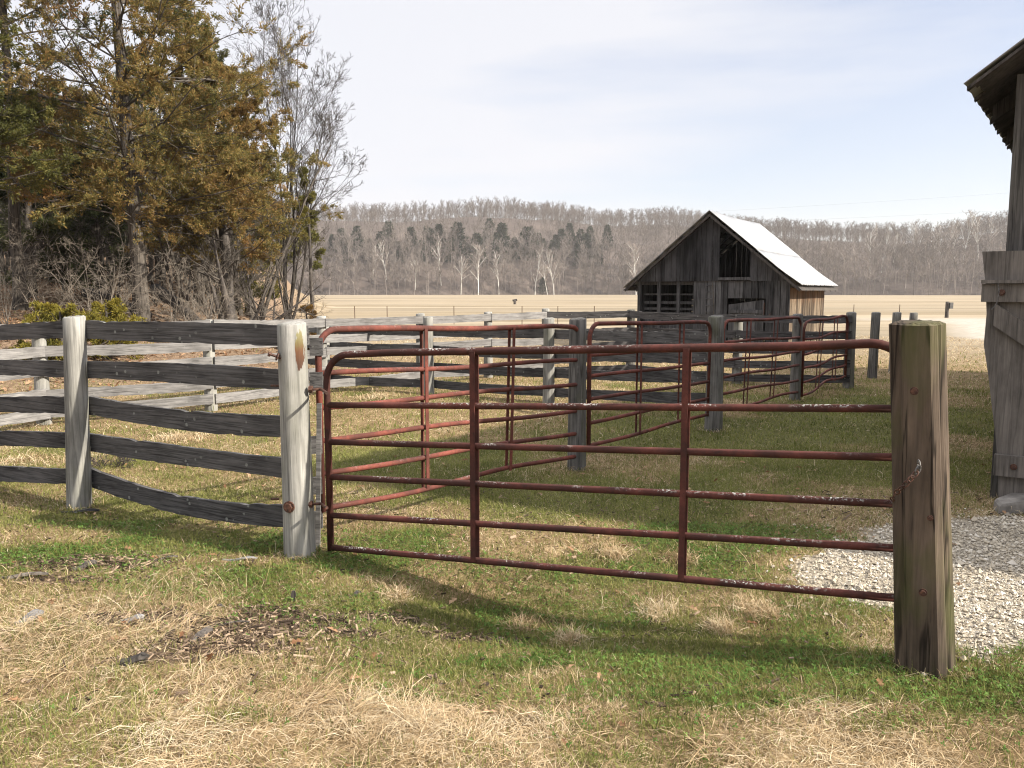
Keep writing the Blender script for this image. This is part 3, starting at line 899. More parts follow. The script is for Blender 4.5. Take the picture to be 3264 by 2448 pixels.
# ------------------------------------------------------------------ tube gates
def gate(endA, endB, zA, zB, braces, label, mat, r=0.021, rc=0.16, roundB=True, brace_lean=0.0, warp=0.0, rng=rng, square_end=False):
    a, b = np.array(endA[:2], float), np.array(endB[:2], float)
    d = unit(b - a); L = np.linalg.norm(b - a)
    g = empty('tube_gate', (*a, 0), label, 'gate', 'red tube gates')

    def pt(s, zl, zr):
        t = s / L
        return np.array([*(a + d * s), zl + (zr - zl) * t])
    top = []
    zl, zr = zA[0], zB[0]
    # frame: up the left end, round corner, along the top, round corner, down the right end
    top.append(np.array([*a, zA[-1] - .02]))
    for t in np.linspace(0, 1, 9):
        ang = t * math.pi / 2
        top.append(np.array([*(a + d * (rc - rc * math.cos(ang))), zl - rc + rc * math.sin(ang)]))
    for t in np.linspace(.15, .85, 7):
        p = pt(t * L, zl, zr); p[2] += warp * math.sin(t * 9) * .5
        top.append(p)
    for t in np.linspace(0, 1, 9):
        ang = t * math.pi / 2
        top.append(np.array([*(a + d * (L - rc + rc * math.sin(ang))), zr - rc + rc * math.cos(ang)]))
    top.append(np.array([*b, zB[-1] - .02]))
    MB().tube(top, r * 1.06, 10).build('frame', mat, g, True)
    for i in range(1, len(zA)):
        pts = []
        ph = rng.uniform(0, 6)
        for t in np.linspace(0, 1, 15):
            p = pt(t * L, zA[i], zB[i])
            p[2] += warp * math.sin(6 * t + ph) * math.sin(math.pi * t) * (2.0 if i == len(zA) - 1 else 1.0)
            p[:2] += np.array([-d[1], d[0]]) * warp * .8 * math.sin(5 * t + ph) * math.sin(math.pi * t)
            pts.append(p)
        MB().tube(pts, r * .92, 10).build('bar', mat, g, True)
    nn = np.array([-d[1], d[0]])
    if nn[1] > 0: nn = -nn
    for f in braces:
        f0, f1 = f if isinstance(f, tuple) else (f, f)
        for sgn in (1, -1):
            pts = []
            for i in range(len(zA)):
                t = f0 + (f1 - f0) * i / (len(zA) - 1)
                p = pt(t * L, zA[i], zB[i])
                p[:2] += nn * sgn * (r * 1.02 + .004)
                pts.append(p)
            m = MB()
            for p, q in zip(pts[:-1], pts[1:]):
                u = np.array([*d, 0]) * .03; v = np.array([*nn, 0]) * .006
                m.hexa([q - u / 2 - v / 2, q + u / 2 - v / 2, q + u / 2 + v / 2, q - u / 2 + v / 2, p - u / 2 - v / 2, p + u / 2 - v / 2, p + u / 2 + v / 2, p - u / 2 + v / 2])
            m.build('brace', mat, g)
    return g


def zs(px, ys, Y):
    return [float(at(px, y, Y)[2]) for y in ys]


YA, YB = P1[1] + .02, PR[1] + .20
ga, gb = at(1046, 1400, YA), at(2900, 1400, YB)
gate(ga, gb, zs(1046, [1127, 1291, 1409, 1520, 1642, 1745], YA), zs(2845, [1098, 1303, 1459, 1608, 1749, 1908], YB), [.318, .688],
     'nearest red tube gate, closed between the stained post and the big cracked post', M['gate_red'], .0198, .17)
PA_, PB_, PC_, PD_ = gp(1837, 1496), gp(2273, 1371), gp(2533, 1278), gp(2703, 1236)
Y2, Y2b = P1[1] + .2, PA_[1] - .02
gate(at(1019, 1300, Y2), at(1848, 1300, Y2b), zs(1019, [1052, 1190, 1300, 1406, 1510, 1622], Y2), zs(1848, [1040, 1147, 1224, 1308, 1380, 1452], Y2b), [.322, (.665, .65)],
     'bent red tube gate hinged behind the stained post, second in the row', M['gate_red_far'], .0195, .14, warp=.012)
Y3, Y3b = PA_[1] + .15, PB_[1] - .05
gate(at(1877, 1300, Y3), at(2258, 1300, Y3b), zs(1877, [1033, 1132, 1199, 1273, 1349, 1421], Y3), zs(2258, [1026, 1105, 1157, 1216, 1270, 1321], Y3b), [.36, .72],
     'rusty red tube gate with a brace near each third, third in the row', M['gate_red_far'], .0195, .14, warp=.006)
Y4, Y4b = PB_[1] + .25, PC_[1] - .05
gate(at(2301, 1200, Y4), at(2545, 1200, Y4b), zs(2301, [1024, 1091, 1150, 1204, 1256, 1306], Y4), zs(2545, [1012, 1075, 1121, 1163, 1212, 1249], Y4b), [(.29, .27), (.64, .61)],
     'red tube gate with twisted braces in front of the shed door, fourth in the row', M['gate_red_far'], .0195, .14, warp=.012)
Y5, Y5b = PC_[1] + .1, PD_[1] - .1
gate(at(2557, 1200, Y5), at(2694, 1200, Y5b), zs(2557, [1026, 1082, 1131, 1174, 1220, 1260], Y5), zs(2694, [1007, 1056, 1098, 1131, 1163, 1198], Y5b), [(.376, .33), .71],
     'small warped red tube gate at the far end of the gate row', M['gate_red_far'], .0195, .14, warp=.025)


def lone_post(base, ytop, px, r, mat, name, label, group=None, lean=(0, 0), square=0.3):
    h = float(at(px, ytop, base[1])[2])
    o = post_mesh(base * np.array([1, 1, 0]), h, r, rng, lean, 14, .95, .03, square).build(name, mat, None, True)
    # put the origin on the ground
    me = o.data; off = Vector((base[0], base[1], 0))
    me.transform(__import__('mathutils').Matrix.Translation(-off)); o.location = off
    return tag(o, label, 'post', group)


lone_post(PA_, 1018, 1840, .083, M['post_grey'], 'gate_post', 'grey cracked round post standing between the second and third red gates')
lone_post(PC_, 1003, 2533, .078, M['post_grey'], 'gate_post', 'dark narrow post between the fourth red gate and the small last gate')
for px, yb, yt, lab in [(2779, 1206, 997, 'lone grey post right of the pen corner, nearest of three in a row'), (2847, 1190, 997, 'middle one of three lone grey posts, just left of the big gate post'), (2901, 1176, 998, 'farthest of three lone grey posts, top showing above the big gate post')]:
    lone_post(gp(px, yb), yt, px, .082, M['post_grey'], 'wooden_post', lab, 'posts in a row beyond the pen', (.02, 0))

# ---- inner fence of the pen (four dark boards behind pale posts)
B1p = [PB_, gp(1749, 1284), gp(1367, 1256), gp(1040, 1236)]
BF = empty('board_fence', (*B1p[1][:2], 0), 'four-board dark fence with three pale posts crossing the middle of the pen', 'fence')
tops = [(2275, 1010), (1749, 1015), (1367, 1012), (1037, 1043)]
for i, p in enumerate(B1p):
    h = float(at(tops[i][0], tops[i][1], p[1])[2])
    post_mesh(p, h, [.1, .083, .083, .08][i], rng, (0, 0)).build('post', M['post_grey'] if i == 0 else M['post_pale'], BF, True)
bz = [[1.08, .85, .61, .36], [1.0, .70, .43, .15], [.98, .70, .42, .15], [.97, .71, .43, .15]]
for i in range(3):
    a, b = B1p[i + 1], B1p[i]
    for j in range(4):
        rail_obj((a[0], a[1], bz[i + 1][j]), (b[0], b[1], bz[i][j]), .135, .03, M['rail_dark'], BF, rng, .015, .1)
for j in range(4):
    a = B1p[3]
    rail_obj((a[0] - .35, a[1] + .06, bz[3][j] + .02), (a[0], a[1], bz[3][j]), .135, .03, M['rail_dark'], BF, rng, 0, .1)

# ---- sunlit side fence of the pen
cps_ = [gp(-420, 1445), gp(141, 1352), gp(673, 1308), gp(1030, 1254), gp(1342, 1222), gp(1556, 1204), gp(1738, 1190)]
CF = empty('board_fence', (*cps_[2][:2], 0), 'silver grey sunlit board fence along the foot of the wooded bank', 'fence')
ctop = [1030, 1033, 1022, 1010, 1001, 996, 985]
for i, p in enumerate(cps_):
    px = proj(p)[0]
    h = float(at(px, ctop[i], p[1])[2])
    post_mesh(p, h, .082, rng).build('post', M['post_pale'], CF, True)
cz = [1.19, .87, .66, .38, .16]
for i in range(len(cps_) - 1):
    a, b = cps_[i], cps_[i + 1]
    d = unit(b - a); nn = np.array([d[1], -d[0], 0])
    for j in range(5):
        jit = rng.normal(size=2) * .012
        if i >= 3 and j == 3: continue
        za, zb = cz[j] + jit[0], cz[j] + jit[1]
        if j == 0:
            za = at(proj(a)[0], [1045, 1052, 1034, 1028, 1019, 1010, 1003][i], a[1])[2]; zb = at(proj(b)[0], [1045, 1052, 1034, 1028, 1019, 1010, 1003][i + 1], b[1])[2]
        rail_obj(a + nn * .1 + np.array([0, 0, za]), b + nn * .1 + np.array([0, 0, zb]), .13, .028, M['rail_grey'], CF, rng, .01, 0, ext=.0)

# ---- back fence of the pen
C1 = cps_[-1]
D_ = [C1, gp(2009, 1190), gp(2348, 1222), PD_]
DF = empty('board_fence', (*D_[1][:2], 0), 'lichened five-board fence along the back of the pen before the small shed', 'fence')
dtop = [985, 988, 1006, 997]; dx = [1738, 2009, 2348, 2703]
for i, p in enumerate(D_):
    if i == 0: continue
    h = float(at(dx[i], dtop[i], p[1])[2])
    post_mesh(p, h, .083, rng, (0, 0), square=.4 if i == 3 else 0).build('post', M['post_grey'] if i != 2 else M['post_pale'], DF, True)
drow = [[1003, 1060, 1112, 1150, 1180], [1001, 1052, 1092, 1132, 1170], [1014, 1064, 1112, 1160, 1202], [1017, 1066, 1114, 1158, 1205]]
for i in range(3):
    a, b = D_[i], D_[i + 1]
    d = unit(b - a); nn = np.array([d[1], -d[0], 0])
    for j in range(5):
        za, zb = at(dx[i], drow[i][j], a[1])[2], at(dx[i + 1], drow[i + 1][j], b[1])[2]
        rail_obj(a * np.array([1, 1, 0]) + nn * .1 + np.array([0, 0, za]), b * np.array([1, 1, 0]) + nn * .1 + np.array([0, 0, zb]), .13, .028, M['rail_back'], DF, rng, .012, 0, ext=.02)


# ------------------------------------------------------------------ plank walls
def planks(mb, O, u, width, nrm, zlo, zhi, pw, th, gap, rng, holes=(), jitter=.02, slant=0.0):
    """vertical planks along direction u from O; zlo/zhi functions of s; holes: (s0,s1,z0,z1)"""
    O, u, nrm = np.array(O, float), np.array([*u, 0.0]), np.array([*nrm, 0.0])
    s = 0.0
    while s < width - .02:
        w = min(pw * rng.uniform(.75, 1.25), width - s)
        s0, s1 = s, s + w - gap * rng.uniform(.2, 1.8)
        off = rng.uniform(0, .008)
        segs = [(0, 1)]
        l0, l1 = zlo(s0), zlo(s1); t0, t1 = zhi(s0), zhi(s1)
        jb, jt = rng.uniform(0, jitter), 0
        cuts = [h for h in holes if h[0] < (s0 + s1) / 2 < h[1]]
        parts = [((l0 + jb, l1 + jb), (t0, t1))]
        for h in cuts:
            new = []
            for lo, hi in parts:
                if h[2] > min(lo) + .03:
                    new.append((lo, (min(h[2], hi[0]), min(h[2], hi[1]))))
                if h[3] < max(hi) - .03:
                    new.append(((max(h[3], lo[0]), max(h[3], lo[1])), hi))
            parts = new
        for lo, hi in parts:
            if max(hi[0] - lo[0], hi[1] - lo[1]) < .03: continue
            a, b = O + u * s0 + nrm * off, O + u * s1 + nrm * off
            n2 = nrm * th
            mb.hexa([a + [0, 0, lo[0]], b + [0, 0, lo[1]], b + n2 + [0, 0, lo[1]], a + n2 + [0, 0, lo[0]],
                     a + [0, 0, hi[0]], b + [0, 0, hi[1]], b + n2 + [0, 0, hi[1]], a + n2 + [0, 0, hi[0]]])
        s += w
    return mb


# ------------------------------------------------------------------ small shed
def build_shed():
    rg = np.random.RandomState(77)
    FR = gp(2512, 1117); RR = at(2626, 1000, FR[1] * 1.18); RR[2] = 0
    ax = unit((RR - FR)[:2]); Ld = np.linalg.norm((RR - FR)[:2])
    s = np.array([ax[1], -ax[0]])          # to the right along the front
    # front left corner lies on the sight line through px 2034
    k = (2034 - 1632) / F_PX * CP
    W = (FR[0] - k * FR[1]) / (s[0] - k * s[1])
    FL = FR[:2] - s * W
    E, H = 1.93, float(at(2263, 680, (FR[1] + FL[1]) / 2)[2]) - .04
    S = empty('storage_shed', (*FL, 0), 'small blackened board shed with a white metal roof behind the cattle pen', 'shed')
    FL3 = np.array([*FL, 0.0]); u3, a3, z3 = np.array([*s, 0]), np.array([*ax, 0]), np.array([0, 0, 1.0])
    roofz = lambda q: E + (H - E) * (1 - abs(q / W * 2 - 1))
    nf = -ax
    P0 = lambda q, dpt, z: FL3 + u3 * q + a3 * dpt + z3 * z
    door0, door1 = .617 * W, .847 * W
    # lower front wall: open bay at left, door hole
    m = MB()
    planks(m, FL3, s, W, ax, lambda q: .02, lambda q: 1.9, .2, .025, .012, rg, [(-1, .395 * W, -1, 3), (door0, door1, -1, 1.42)])
    m.build('front_wall', M['shed_board'], S)
    m = MB()
    planks(m, FL3 + np.array([*nf, 0]) * .04, s, W, ax, lambda q: 1.9, lambda q: roofz(q) - .02, .17, .025, .008, rg, [(.558 * W, .752 * W, 2.0, roofz(.745 * W) + .65)], .0)
    m.build('gable_wall', M['shed_gable'], S)
    m = MB()
    m.obox(P0(.55 * W, -.075, 1.93), u3 * .21 * W, a3 * .05, z3 * .075)
    m.build('loft_sill', M['shed_board'], S)
    # side and back walls
    m = MB(); planks(m, np.array([*FR[:2], 0]) + a3 * .03, ax, Ld - .03, -s, lambda q: .02, lambda q: E - .22, .17, .025, .014, rg, jitter=.12)
    m.build('side_wall', M['shed_side'], S)
    m = MB().obox(P0(W - .03, .03, E - .21), a3 * (Ld - .06), u3 * .02, z3 * .285); m.build('eave_board', M['barn_dark'], S)
    m = MB(); planks(m, FL3 + a3 * .03, ax, Ld - .03, s, lambda q: .02, lambda q: E - .02, .17, .025, .02, rg); m.build('side_wall', M['shed_gable'], S)
    m = MB(); planks(m, FL3 + a3 * Ld, s, W, -ax, lambda q: 1.5 if q < .4 * W else .02, lambda q: roofz(q) + .05, .17, .025, .007, rg)
    for zz in np.arange(.08, 1.5, .21):
        m.obox(P0(.03, Ld - .04, zz), u3 * .4 * W, a3 * .025, z3 * .202)
    m.build('back_wall', M['shed_gable'], S)
    # frame: posts, beam, loft floor
    for q in (0.0, .135 * W, .27 * W, .385 * W):
        m = MB().obox(P0(q + (.004 if q else -.012), .01 if q else -.012, 0), u3 * .09, a3 * .09, z3 * 1.9)
        m.build('stud', M['shed_board'], S)
    m = MB().obox(P0(.02, .035, 1.8), u3 * (W - .04), a3 * .06, z3 * .09)
    m.build('beam', M['barn_dark'], S)
    m = MB()
    for i in range(int(W / .2) - 1):
        m.obox(P0(.05 + i * .2, .1, 1.9), u3 * .19, a3 * (Ld - .2), z3 * .03)
    m.build('loft_floor', M['barn_dark'], S)
    # manger boards in the open bay
    for zz, dd, hh in ((.1, .3, .17), (.3, .3, .17), (.5, .3, .17), (.7, .3, .17), (.9, .3, .1), (1.06, .31, .07), (1.24, .3, .08), (1.5, .3, .05)):
        MB().obox(P0(.08, dd, zz), u3 * .38 * W, a3 * .03, z3 * hh).build('manger_board', M['shed_board'], S)
    m = MB()
    planks(m, P0(.395 * W, .05, 0), ax, Ld - .2, s, lambda q: .02, lambda q: 1.85, .2, .025, .01, rg)
    m.build('inner_wall', M['shed_gable'], S)
    # door, sagging so that its top edge slants
    dw = door1 - door0
    m = MB(); planks(m, P0(door0 + .01, .012, 0), s, dw - .03, ax, lambda q: .04, lambda q: 1.24 + .14 * q / dw, .19, .028, .006, rg)
    dr = m.build('door', M['shed_board'], S)
    m = MB().obox(P0(door0 + .05, -.022, 1.0), u3 * (dw - .12), a3 * .02, z3 * .1)
    m.build('batten', M['shed_board'], dr)
    MB().obox(P0(door0 + .05, -.022, .3), u3 * (dw - .12), a3 * .02, z3 * .1).build('batten', M['shed_board'], dr)
    lt = P0(door1 - .02, -.05, .9)
    m = MB().tube([lt, lt + u3 * .14 + z3 * .03, lt + u3 * .2 + z3 * .1], .014, 6).tube([lt - u3 * .09 - z3 * .05, lt + z3 * .02], .02, 6).tube([lt + u3 * .02 + z3 * .4, lt + u3 * .02], .012, 6)
    m.build('latch', M['rust'], dr)
    # ladder rungs nailed to the wall
    for i in range(9):
        MB().obox(P0(.47 * W, -.03, .25 + i * .19), u3 * .055 * W, a3 * .022, z3 * .028).build('ladder_rung', M['shed_board'], S)
    pl = [P0(.525 * W + .03 * math.sin(t * 4), -.1, .5 + 1.35 * t) for t in np.linspace(0, 1, 8)]
    MB().tube(pl, .012, 6).build('pole', M['twig_grey'], S)
    # roof: corrugated sheets with a lap line, on dark boards
    for side in (1, -1):
        m, dk = MB(), MB()
        ov, fo, ro = .34, .3, .26
        run = W / 2 + ov
        slope = (H - E) / (W / 2)
        nq = int((Ld + fo + ro) / .03)
        for (t0, t1, lift) in ((0, .53, .012), (.52, 1.0, .0)):
            V = []
            for i in range(nq + 1):
                dpt = -fo + (Ld + fo + ro) * i / nq
                edge = .012 * math.sin(i * .9) + .03 * fbm(np.array([i * .11]), np.array([side * 3.3 + 9.]), 4)[0]
                for j in range(7):
                    t = t0 + (t1 - t0) * j / 6
                    rr = run * t + (edge if t1 == 1.0 and j == 6 else 0)
                    z = H + .085 - slope * rr + .012 * math.cos(i * math.pi / 2) + lift + .03 * math.sin(3.1 * dpt / Ld + 1) * t * (1 - t) - .03 * max(0, math.sin(math.pi * (dpt + fo) / (Ld + fo + ro))) * (1 - t)
                    if t > .8 and side == 1: z += (t - .8) * .35 * (1 if dpt > 0 else 1)
                    V.append(P0(W / 2 + side * rr, dpt, z))
            q = [(i * 7 + j, i * 7 + j + 1, (i + 1) * 7 + j + 1, (i + 1) * 7 + j) for i in range(nq) for j in range(6)]
            m.add(V, q)
        rf = m.build('roof', M['roof'], S, True)
        md = rf.modifiers.new('sheet', 'SOLIDIFY'); md.thickness = .006
        for dpt in np.linspace(-fo + .02, Ld + ro - .1, 7):
            dk.obox(P0(W / 2, dpt, H - .07), u3 * side * (run - .03) - z3 * slope * (run - .03), a3 * .05, z3 * .08)
        for t in np.linspace(.04, .95, 8):
            dk.obox(P0(W / 2 + side * run * t, -fo + .02, H - .005 - slope * run * t), u3 * side * .14 - z3 * slope * .14, a3 * (Ld + fo + ro - .05), z3 * .022)
        dk.build('rafters', M['barn_dark'], S)


build_shed()


# ------------------------------------------------------------------ near barn, right edge
def build_barn():
    rg = np.random.RandomState(91)
    ax = np.array([math.sin(R(35.6)), math.cos(R(35.6))]); s = np.array([ax[1], -ax[0]])
    C = gp(3155, 1588)
    C3 = np.array([C[0], C[1], 0.0]); u3, a3, z3 = np.array([*s, 0]), np.array([*ax, 0]), np.array([0, 0, 1.0])
    W, Ld = 7.3, 12.0
    P0 = lambda q, dpt, z: C3 + u3 * q + a3 * dpt + z3 * z
    # front eave tip on the sight line through (3077, 292)
    best = None
    for ov in np.linspace(.05, 1.2, 116):
        b = P0(-ov, -.35, 0); z = at(3077, 292, b[1])[2]
        e = abs(proj((b[0], b[1], z))[0] - 3077)
        if best is None or e < best[0]: best = (e, ov, z)
    _, ov, zt = best
    sl = None
    for k in np.linspace(.3, 1.2, 181):
        for q in np.linspace(.1, 2.5, 100):
            p = P0(-ov + q, -.35, zt + k * q); x, y = proj(p)
            if abs(x - 3264) < 6:
                if sl is None or abs(y - 155) < sl[0]: sl = (abs(y - 155), k)
    k = sl[1]
    E = zt + k * ov; H = E + k * W / 2
    print('barn overhang', ov, 'eave', E, 'ridge', H, 'slope', k)
    B = empty('timber_barn', (*C[:2], 0), 'tall grey weathered timber barn cut off by the right edge', 'barn')
    roofz = lambda q: E + (H - E) * (1 - abs(q / W * 2 - 1))
    MB().obox(P0(0, -.01, 0), u3 * .2, a3 * .2, z3 * (E - .06)).build('corner_post', M['barn_board'], B)
    m = MB(); planks(m, P0(.2, .05, 0), s, W - .2, ax, lambda q: .05, lambda q: roofz(q + .2) - .08, .2, .03, .008, rg)
    m.build('front_wall', M['barn_board'], B)
    m = MB(); planks(m, P0(.02, .2, 0), ax, Ld - .2, s, lambda q: .05, lambda q: E - .06, .2, .03, .01, rg); m.build('side_wall', M['barn_board'], B)
    m = MB(); planks(m, P0(W, .05, 0), ax, Ld, -s, lambda q: .05, lambda q: E - .06, .2, .03, .01, rg); m.build('side_wall', M['barn_board'], B)
    m = MB(); planks(m, P0(0, Ld, 0), s, W, -ax, lambda q: .05, lambda q: roofz(q) - .08, .2, .03, .01, rg); m.build('back_wall', M['barn_board'], B)
    fo, ro = .35, .3
    for side in (-1, 1):
        m, dk = MB(), MB()
        run = W / 2 + ov
        nq = 90
        V = []
        for i in range(nq + 1):
            dpt = -fo + (Ld + fo + ro) * i / nq
            for j in range(7):
                rr = run * j / 6 + .01
                V.append(P0(W / 2 + side * rr, dpt, H + .06 - k * rr + .012 * (i % 2)))
        m.add(V, [(i * 7 + j, i * 7 + j + 1, (i + 1) * 7 + j + 1, (i + 1) * 7 + j) for i in range(nq) for j in range(6)])
        rf = m.build('roof', M['roof'], B, True)
        md = rf.modifiers.new('sheet', 'SOLIDIFY'); md.thickness = .008
        # sheathing boards under the tin run up the slope; their ends are ragged at the eave
        n = int((Ld + fo + ro) / .07)
        for i in range(n):
            dpt = -fo + .01 + i * .07
            cut = rg.uniform(0, .05) if i > 5 else rg.uniform(0, .04) + (.05 if i > 0 else 0)
            rr = run - cut
            dk.obox(P0(W / 2, dpt, H + .005), u3 * side * rr - z3 * k * rr, a3 * .066, z3 * .025)
        dk.build('sheathing', M['barn_dark'], B)
        m = MB()
        for dpt in np.arange(.6, Ld, 1.2):
            m.obox(P0(W / 2, dpt, H - .13), u3 * side * (run - .08) - z3 * k * (run - .08), a3 * .06, z3 * .13)
        m.build('rafters', M['barn_dark'], B)
    # plank door hung in front of the wall, leaning a little
    Yd = P0(-.2, -.22, 0)[1]
    tl, bl = at(3131, 803, P0(-.3, -.2, 0)[1]), at(3185, 1592, P0(-.12, -.2, 0)[1])
    m = MB()
    ztop = float(tl[2]); q0t = float(np.dot(tl - P0(0, 0, 0), u3)); q0b = float(np.dot(bl - P0(0, 0, 0), u3))
    nr = 5; pw = .29
    for i in range(nr):
        a, b = i * pw + .002, (i + 1) * pw - .004
        steps = 8
        V = []
        for t in range(steps + 1):
            f = t / steps
            e0 = q0b + (q0t - q0b) * f + (0.012 * math.sin(9 * f) - (.02 if .58 < f < .7 else 0) if i == 0 else 0)
            e1 = q0b + (q0t - q0b) * f
            z = .05 + (ztop - .05) * f + (.02 * i if t == steps else 0)
            V += [P0(e0 + a, -.16, z), P0(e1 + b, -.16, z), P0(e1 + b, -.125, z), P0(e0 + a, -.125, z)]
        q = [(t * 4 + j, t * 4 + (j + 1) % 4, t * 4 + 4 + (j + 1) % 4, t * 4 + 4 + j) for t in range(steps) for j in range(4)]
        q += [(3, 2, 1, 0), (steps * 4, steps * 4 + 1, steps * 4 + 2, steps * 4 + 3)]
        m.add(V, q)
    dr = m.build('door', M['barn_door'], B)
    qq = lambda z: q0b + (q0t - q0b) * (z - .05) / (ztop - .05)
    dY = P0(-.2, -.2, 0)[1]
    zt1, zb1 = at(3132, 905, dY)[2], at(3132, 962, dY)[2]
    MB().obox(P0(qq(zb1) - .02, -.205, zb1), u3 * 1.4, a3 * .043, z3 * (zt1 - zb1)).build('batten', M['barn_door'], dr)
    MB().obox(P0(qq(zb1) - .025, -.235, zt1 + .003), u3 * 1.42, a3 * .08, z3 * .025).build('ledge', M['barn_door'], dr)
    zt2, zb2 = at(3160, 1437, dY)[2], at(3160, 1502, dY)[2]
    MB().obox(P0(qq(zb2) - .02, -.205, zb2), u3 * 1.4, a3 * .043, z3 * (zt2 - zb2)).build('batten', M['barn_door'], dr)
    z0 = zb1 - .004
    dv = u3 * 1.1 - z3 * .78
    MB().obox(P0(qq(z0) + .07, -.2, z0 - .17), dv, a3 * .038, z3 * .165).build('brace', M['barn_door'], dr)
    for z in (zb1 + .07, zb2 + .08):
        bolt(P0(qq(z) + .12, -.205, z), -a3, .008, .008, M['rust'], dr, 'nail_head')
    w0 = P0(qq(zt1) + .1, -.225, zt1 + .01)
    MB().tube([w0, w0 - z3 * .07 + u3 * .012, w0 - z3 * .16, w0 - z3 * .2 - u3 * .03], .004, 5).build('wire', M['steel'], dr)
    # slab of stone leaning at the foot
    st_ = empty('stone_slab', (*gp(3230, 1625)[:2], 0), 'flat grey stone slab lying at the foot of the barn door', 'stone')
    p = gp(3183, 1640)
    V = []
    for z, inn in ((-.03, 0), (.055, .012), (.075, .04)):
        for x, y in ((0, 0), (.3, .02), (.62, -.05), (.66, .22), (.3, .3), (.05, .16)):
            cx, cy = .33, .12
            V.append((p[0] + cx + (x - cx) * (1 - inn * 2), p[1] + cy + (y - cy) * (1 - inn * 2), z + (x * .10 if z > 0 else 0)))
    q = [(i * 6 + j, i * 6 + (j + 1) % 6, i * 6 + 6 + (j + 1) % 6, i * 6 + 6 + j) for i in range(2) for j in range(6)]
    MB().add(V, q, None, [[12 + j for j in range(6)]]).build('slab', M['stone'], st_)


build_barn()


# ------------------------------------------------------------------ trees by the pen
def base_at(px, Y):
    x = (px - 1632) / F_PX * Y
    return np.array([x, Y, float(ground_z(np.array([x]), np.array([Y]))[0])])


def foliage(P, rng, per, t0, L, Wd, spread, back=0.0):
    """leaf sprays along a batch of twigs"""
    B, n, _ = P.shape
    t = rng.uniform(t0, 1, (B, per)); f = t * (n - 1); i = np.minimum(f.astype(int), n - 2); fr = (f - i)[..., None]
    bi = np.arange(B)[:, None]
    C = (P[bi, i] * (1 - fr) + P[bi, i + 1] * fr).reshape(-1, 3)
    T = unit(P[bi, i + 1] - P[bi, i]).reshape(-1, 3)
    N = len(C)
    D = unit(T * .9 + rng.normal(size=(N, 3)) * .5 + np.array([0, 0, .05]))
    C = C + rng.normal(size=(N, 3)) * spread
    return diamonds(C, D, rng.uniform(*L, N), rng.uniform(*Wd, N), rng)


def cedar(name, label, base, H, rad, mat, seed, z0=1.5, nb=70, lean=(0, 0), dens=1.0, sparse_dir=None, deadz=2.5, bark=None, trunk_r=.17, group='cedars on the wooded bank', sc=1.0, tw=None):
    rg = np.random.RandomState(seed)
    root = empty(name, base, label, 'tree', group)
    P, Rr = stem(base - np.array([0, 0, .15]), (lean[0], lean[1], 1), H, trunk_r, .02, rg, 14, .025, .02)
    m = MB(); V, Q = tube_batch(P, Rr * np.where(np.arange(14) == 0, 1.25, 1)[None], 10); m.add(V, Q)
    m.build('trunk', bark or M['bark_pale'], root, True)
    hs = z0 + (H * .97 - z0) * rg.uniform(0, 1, nb) ** 1.05
    dead, live = [], []
    for h in hs:
        t = h / H; f = t * 13; i = min(int(f), 12)
        p = P[0, i] * (1 - (f - i)) + P[0, i + 1] * (f - i)
        a = rg.uniform(0, 2 * math.pi)
        L = rad(t) * rg.uniform(.65, 1.15)
        if sparse_dir is not None and math.cos(a - sparse_dir[0]) > .3 and h > sparse_dir[1] and rg.uniform() < .75: continue
        d = np.array([math.cos(a), math.sin(a), rg.uniform(-.12, .26) + .22 * t])
        q, r_ = stem(p, d, L, max(.009, .023 * L / 3), .006, rg, 7, .10, .05)
        (dead if h < deadz and rg.uniform() < .8 else live).append((q, r_))
    br = MB(); fo = MB()
    LP = np.concatenate([q for q, _ in live]); LR = np.concatenate([r_ for _, r_ in live])
    V, Q = tube_batch(LP, LR, 5); br.add(V, Q)
    S1, R1 = grow(LP, LR, 9, .18, 1, (25, 65), (.2, .45), .55, .04, .12, rg, 5, .6)
    V, Q = tube_batch(S1, R1, 3); br.add(V, Q)
    S2, R2 = grow(S1, R1, 7, .1, 1, (25, 60), (.25, .5), .6, .04, .15, rg, 4, .4)
    V, Q = tube_batch(S2, np.maximum(R2, .003), 3); br.add(V, Q)
    if dead:
        DP = np.concatenate([q for q, _ in dead]); DR = np.concatenate([r_ for _, r_ in dead])
        V, Q = tube_batch(DP, DR * .8, 5); br.add(V, Q)
        d1, e1 = grow(DP, DR, 7, .25, 1, (25, 70), (.25, .55), .5, -.02, .2, rg, 5)
        V, Q = tube_batch(d1, np.maximum(e1, .004), 3); br.add(V, Q)
    br.build('limbs', tw or (M['twig_grey'] if bark is None else M['twig_dark']), root)
    k = rg.uniform(size=len(S2)) < .9 * min(1, dens)
    V, Q = foliage(S2[k], rg, int(30 * max(.5, dens)), .0, (.04 * sc, .10 * sc), (.014 * sc, .03 * sc), .022 * sc); fo.add(V, Q)
    V, Q = foliage(S1, rg, int(24 * dens), .3, (.04 * sc, .10 * sc), (.014 * sc, .03 * sc), .025 * sc); fo.add(V, Q)
    fo.build('crown', mat, root)
    return root


